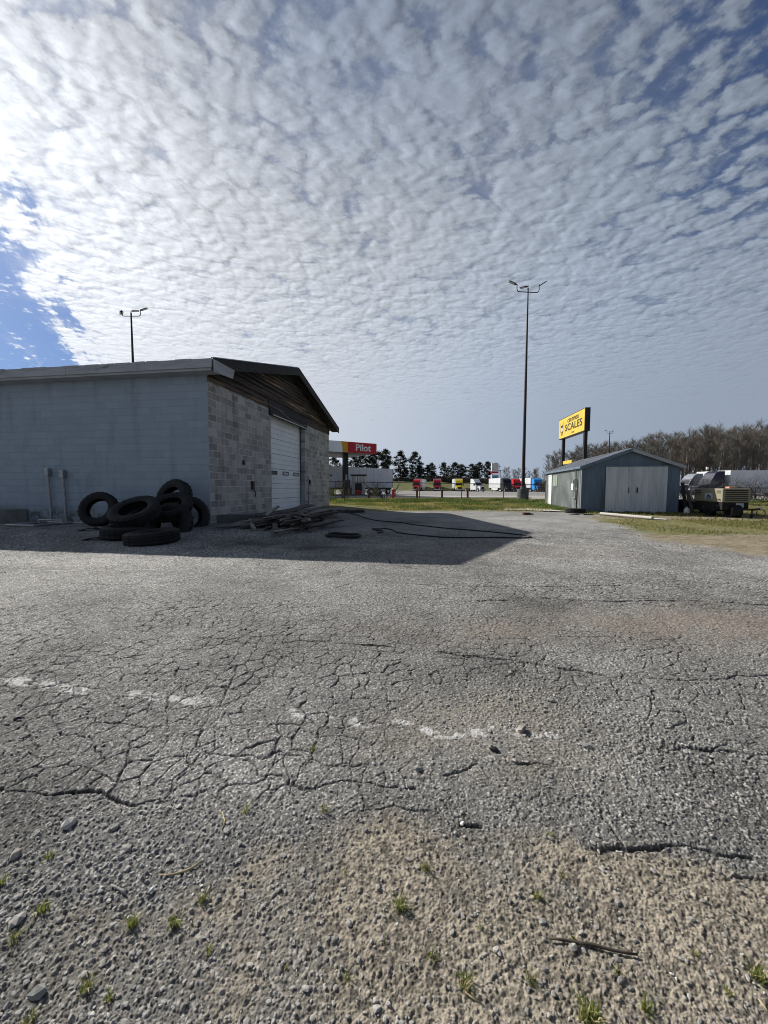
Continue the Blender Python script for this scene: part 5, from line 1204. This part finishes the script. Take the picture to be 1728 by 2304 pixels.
# grass of the strip before and behind the fence, and the rough grass round the shed
def scatter(n, x0, x1, y0, y1): return rg.uniform(x0, x1, n), rg.uniform(y0, y1, n)
x, y = scatter(150000, -9, 14, 18.6, 41.5); e = inside_grass(x, y)-.5+(fbm(x*.9, y*.9, 4, 77)-.5)*1.8
dn = fbm(x*.8, y*.8, 3, 141); k = (e > -.2) & (rg.random(len(x)) < np.clip(.15+e*.5, 0, 1)*np.clip((dn-.30)*4, .12, 1)); x, y, dn = x[k], y[k], dn[k]
k = ~((np.abs((x-8.0)-(y-21)*-.35) < .9) & (y > 18.8) & (y < 22.8)); x, y, dn = x[k], y[k], dn[k]
PA = blades(x, y, np.full(len(x), .02), rg.uniform(.05, .13, len(x))*(.45+1.1*dn), rg.uniform(.010, .026, len(x)), .9)
x, y = scatter(170000, 5.5, 46, 6.4, 36); y = 6.4+(y-6.4)*rg.uniform(.35, 1, len(y)); e = inside_grass(x, y)+(fbm(x*.9, y*.9, 4, 77)-.5)*1.8
dn = fbm(x*.7, y*.7, 3, 151); bare = sst(fbm(x*.25, y*.25, 3, 67)+.12*np.exp(-((x-7.5)/2.2)**2-((y-8.5)/2.5)**2), .47, .60)*(y < 16)
lx = (x-SC.x)*math.cos(-SANG)+(y-SC.y)*math.sin(-SANG); ly = -(x-SC.x)*math.sin(-SANG)+(y-SC.y)*math.cos(-SANG)
k = (e > -.3) & (rg.random(len(x)) < np.clip(.10+e*.35, 0, 1)*np.clip((dn-.32)*4, .08, 1)*(1-.93*bare)) & ~((lx > -.05) & (lx < SW+.05) & (ly > -.05) & (ly < SD))
x, y, dn, ly = x[k], y[k], dn[k], ly[k]
PB = blades(x, y, np.full(len(x), .02), rg.uniform(.025, .07, len(x))*(.5+1.0*dn)*(1+.6*(y > 14)), rg.uniform(.006, .016, len(x))*(1+.03*y), .9)
tri_mesh('grass', np.concatenate([PA, PB]), M['grass'], 'short rough grass beyond the asphalt edge', 'grass')
# taller leafy weeds in drifts along the fence and the shed wall
cl_ = []
for i in range(700):
    X, Y = rt.uniform(-7, 13.5), 33-abs(rt.gauss(0, 2.2)); d_ = float(fbm(np.array([X*.5]), np.array([Y*.4]), 3, 171)[0])
    if d_ > .43: cl_.append((X, Y, rt.uniform(.16, .46), rt.uniform(.35, .85)))
for i in range(170):
    X, Y = rt.uniform(-5, 9.5), rt.uniform(20.5, 27); d_ = float(fbm(np.array([X*.5]), np.array([Y*.7]), 3, 181)[0])
    if d_ > .47: cl_.append((X, Y, rt.uniform(.10, .20), rt.uniform(.25, .6)))
for i in range(60):
    sy = rt.uniform(.6, 7.5); p = slocal(-.25-abs(rt.gauss(0, .5))*(sy/5+.2), sy); cl_.append((*p, rt.uniform(.12, .34)*(.5+sy/9), rt.uniform(.25, .5)))
for i in range(80): cl_.append((rt.uniform(14.5, 44), 33-abs(rt.gauss(0, 2.)), rt.uniform(.2, .5), rt.uniform(.4, .9)))
for i in range(26): p = slocal(rt.uniform(.1, 4.0), -rt.uniform(.08, .25)); cl_.append((*p, rt.uniform(.06, .14), .15))
Q = []
for X, Y, h_, r_ in cl_:
    m_ = int(40+150*r_*r_/.3); a = rg.uniform(0, 6.283, m_); rr = r_*np.sqrt(rg.random(m_)); zt = h_*(1-(rr/r_)**2)*rg.uniform(.35, 1, m_)
    Q.append(blades(X+np.cos(a)*rr, Y+np.sin(a)*rr, zt*.75, rg.uniform(.04, .10, m_), rg.uniform(.012, .035, m_), 1.2))
tri_mesh('weeds', np.concatenate(Q), M['weed'], 'leafy green weeds growing along the fence and shed', 'weeds')
# brambles climbing the fence
def bramble(name, x0, x1, n_, hmax, label, cat, seed, Y=32.9, r_=.012):
    r = random.Random(seed); mb = MB()
    for i in range(n_):
        X = r.uniform(x0, x1); p = Vector((X-(x0+x1)/2, r.uniform(-.4, .5), r.uniform(0, .5))); d = Vector((r.uniform(-1, 1), r.uniform(-.3, .3), r.uniform(.6, 1.6))).normalized(); pts = [p.copy()]
        for k in range(9):
            p = p+d*r.uniform(.16, .34); d = (d+Vector((r.uniform(-.5, .5), r.uniform(-.25, .25), r.uniform(-.45, .22)-max(0, p.z-hmax)*.9))).normalized(); pts.append(p.copy())
        mb.tube(pts, [r_*(1-.07*k) for k in range(len(pts))], 3, cap=False)
    o = mb.build(name, M['vine']); o.location = ((x0+x1)/2, Y, 0); return tag(o, label, cat)
bramble('bramble', 25.2, 28.6, 110, 1.9, 'leafless bramble tangled in the fence beside the shed, left of the compressor', 'bramble', 1)
bramble('bramble', 28.4, 31.6, 150, 2.3, 'leafless bramble tangled in the fence straight above the compressor', 'bramble', 2)
bramble('bramble', 31.2, 38., 320, 2.0, 'widest leafless bramble on the fence, right of the compressor', 'bramble', 3)
def bare_shrub(px, ty, Y, label, seed, w=1.3):
    c = at(px, ty, Y); r = random.Random(seed); mb = MB()
    for i in range(16):
        d = Vector((r.uniform(-1, 1)*w, r.uniform(-.6, .6), 1)).normalized(); q = limb(mb, Vector((r.uniform(-.1, .1), 0, 0)), d*c.z*r.uniform(.7, 1.05), .022, .008, .12, r, 4)
        for j in range(6):
            f = r.uniform(.3, 1); k = min(2, int(f*3)); b0 = q[k].lerp(q[k+1], f*3-k); limb(mb, b0, b0+(d+Vector((r.uniform(-1, 1), r.uniform(-1, 1), r.uniform(-.4, .6)))).normalized()*r.uniform(.25, .7), .009, .004, .1, r, 3, 2)
    o = mb.build('bare_shrub', M['vine']); o.location = (c.x, Y, 0); return tag(o, label, 'shrub')
bare_shrub(868, 1070, 31.8, 'leafless shrub growing by the fence in front of the pale trailer', 4)
bare_shrub(776, 1078, 32.3, 'thin leafless shrub by the fence in front of the canopy column', 5, .6)

# ------------------------------------------------------------------ foreground bits
def gpt(px, py):
    d = at(px, py, 10)-Vector((0, 0, EYE)); t_ = -EYE/d.z; x, y = d.x*t_, d.y*t_; return Vector((x, y, ground_z(x, y)))
def tuft(px, py, s_, n_, seed, label=None):
    r = random.Random(seed); c = gpt(px, py); mb = [MB(), MB()]
    vs = []; fs = []; mi = []
    for i in range(n_):
        a = r.uniform(0, 6.283); h_ = s_*r.uniform(.5, 1.1); l = r.uniform(.15, .9)*h_; w = r.uniform(.0009, .0018)*(.6+s_*8); bx, by = r.gauss(0, s_*.18), r.gauss(0, s_*.18)
        u = Vector((math.cos(a), math.sin(a), 0)); sd_ = Vector((-u.y, u.x, 0))*w; p0 = Vector((bx, by, -.004)); p1 = p0+u*l*.35+Vector((0, 0, h_*.6)); p2 = p0+u*l+Vector((0, 0, h_*r.uniform(.55, 1)))
        b_ = len(vs); vs += [p0-sd_, p0+sd_, p1+sd_*.8, p1-sd_*.8, p2]; fs += [(b_, b_+1, b_+2, b_+3), (b_+3, b_+2, b_+4)]; m_ = 1 if r.random() < .28 else 0; mi += [m_, m_]
    me = bpy.data.meshes.new('grass_tuft'); me.from_pydata([tuple(v) for v in vs], [], fs); me.materials.append(M['tuft']); me.materials.append(M['dry']); me.polygons.foreach_set('material_index', mi)
    o = link('grass_tuft', me, None, c)
    return tag(o, label or 'small green grass tuft sprouting from the bare gritty ground of the foreground', 'grass tuft', 'grass tufts of the foreground')
TF = [(96, 2052, .040, 46), (299, 2085, .040, 50), (393, 2083, .036, 40), (458, 2031, .036, 40), (195, 2229, .036, 44), (34, 2114, .034, 36), (112, 1929, .032, 26), (247, 2250, .028, 34), (3, 1989, .04, 30), (471, 2145, .026, 16),
      (776, 1968, .024, 16), (781, 2203, .026, 18), (960, 1958, .036, 40), (1210, 2023, .034, 40), (1262, 1974, .028, 24), (1195, 2208, .034, 44), (1452, 2276, .034, 44), (968, 2156, .03, 24), (1236, 1885, .028, 20), (729, 1828, .045, 26), (552, 1828, .04, 22), (703, 1685, .03, 40), (1290, 2120, .022, 16), (1080, 2090, .022, 14), (1390, 2190, .022, 18), (860, 2120, .02, 12), (640, 2180, .02, 12), (1560, 2150, .024, 16), (1640, 2240, .024, 20)]
for i, (px, py, s_, n_) in enumerate(TF): tuft(px, py, s_, n_, 300+i)
tuft(903, 2045, .046, 66, 401, 'bright grass tuft with a long root stain, upper middle of the sandy foreground')
tuft(1049, 2222, .042, 60, 402, 'dense grass tuft with a dry stalk at its foot, in the sandy foreground')
tuft(1327, 2300, .050, 120, 403, 'largest grass tuft, cut off by the bottom edge of the picture')
tuft(70, 2298, .034, 40, 404, 'grass tuft cut off at the bottom left corner of the picture')
tuft(1702, 2208, .040, 50, 405, 'grass tuft at the far right of the sandy foreground')
def twig(pix, r0, m_, label, cat='stick', name='stick'):
    pts = [gpt(*p)+Vector((0, 0, r0*1.1+.004)) for p in pix]; mb = MB(); mb.tube(pts, [r0*(1-.4*abs(2*i/(len(pts)-1)-1)) for i in range(len(pts))], 6); return tag(mb.build(name, M[m_], smooth=True), label, cat)
twig([(357, 1973), (378, 1974), (396, 1971), (415, 1966), (432, 1958), (446, 1948), (454, 1941)], .0032, 'dry', 'pale curved dry stalk lying on the dark gravel', 'stalk', 'dry_stalk')
twig([(250, 1996), (262, 2002), (275, 2009), (284, 2018)], .004, 'conc', 'short grey twig left of the pale curved stalk', 'twig', 'twig')
twig([(333, 2015), (341, 2008), (348, 2000)], .0042, 'white', 'short white chip of wood below the pale curved stalk', 'wood chip', 'wood_chip')
twig([(1236, 2118), (1265, 2121), (1300, 2129), (1333, 2133), (1370, 2143), (1400, 2150), (1434, 2156)], .0045, 'stick', 'long dark stick lying on the sandy ground at lower right')
twig([(1042, 2235), (1060, 2250), (1085, 2265)], .0022, 'dry', 'dry stalk bent out from the dense grass tuft', 'stalk', 'dry_stalk')
twig([(60, 2100), (75, 2075), (96, 2036)], .0022, 'dry', 'pale straw leaning by the tuft at the left edge', 'straw', 'straw')
twig([(1706, 2260), (1718, 2275), (1727, 2288)], .0026, 'dry', 'pale straw at the lower right corner of the picture', 'straw', 'straw')
twig([(500, 1830), (506, 1850), (499, 1872)], .0022, 'dry', 'thin pale straw on the gravel below the big crack', 'straw', 'straw')
for i, (px, py, s_, m_, lab) in enumerate(((156, 1856, .022, 'conc_pale', 'large pale flat stone on the dark gravel at left'), (284, 1911, .015, 'stone', 'grey stone right of and below the large pale flat stone'), (36, 1925, .018, 'wood_pale', 'tan stone near the left edge of the gravel'),
        (39, 2075, .017, 'stone', 'grey stone beside the straw at the left edge'), (84, 2240, .017, 'conc', 'pale grey stone near the lower left corner'), (260, 1864, .013, 'conc', 'small pale stone between the large flat stone and the crack'),
        (1174, 1646, .024, 'wood_pale', 'pale paint-splashed stone at the end of the worn line'), (940, 1732, .018, 'conc', 'lone pale stone below the worn white line'), (1322, 1683, .019, 'stone', 'grey stone right of and below the worn line'),
        (1239, 1578, .019, 'conc', 'pale stone among loose gravel above the worn line'), (42, 1618, .024, 'black', 'dark lump of asphalt at the left edge below the worn line'), (1040, 1855, .009, 'white', 'tiny white pebble on the cracked asphalt edge'), (1112, 1692, .018, 'black', 'dark stone casting a shadow beside the worn line'))):
    r = random.Random(i+50); c = gpt(px, py); mb = MB()
    v = [Vector((*p,))*(1+r.uniform(-.22, .22)) for p in IV]; mb.add([(p.x*s_*1.25, p.y*s_*.9, p.z*s_*.62) for p in v], [tuple(f) for f in IF])
    o = tag(mb.build('stone', M[m_]), lab, 'stone'); o.location = (c.x, c.y, c.z+s_*.45); o.rotation_euler = (r.uniform(-.3, .3), r.uniform(-.3, .3), r.uniform(0, 6))
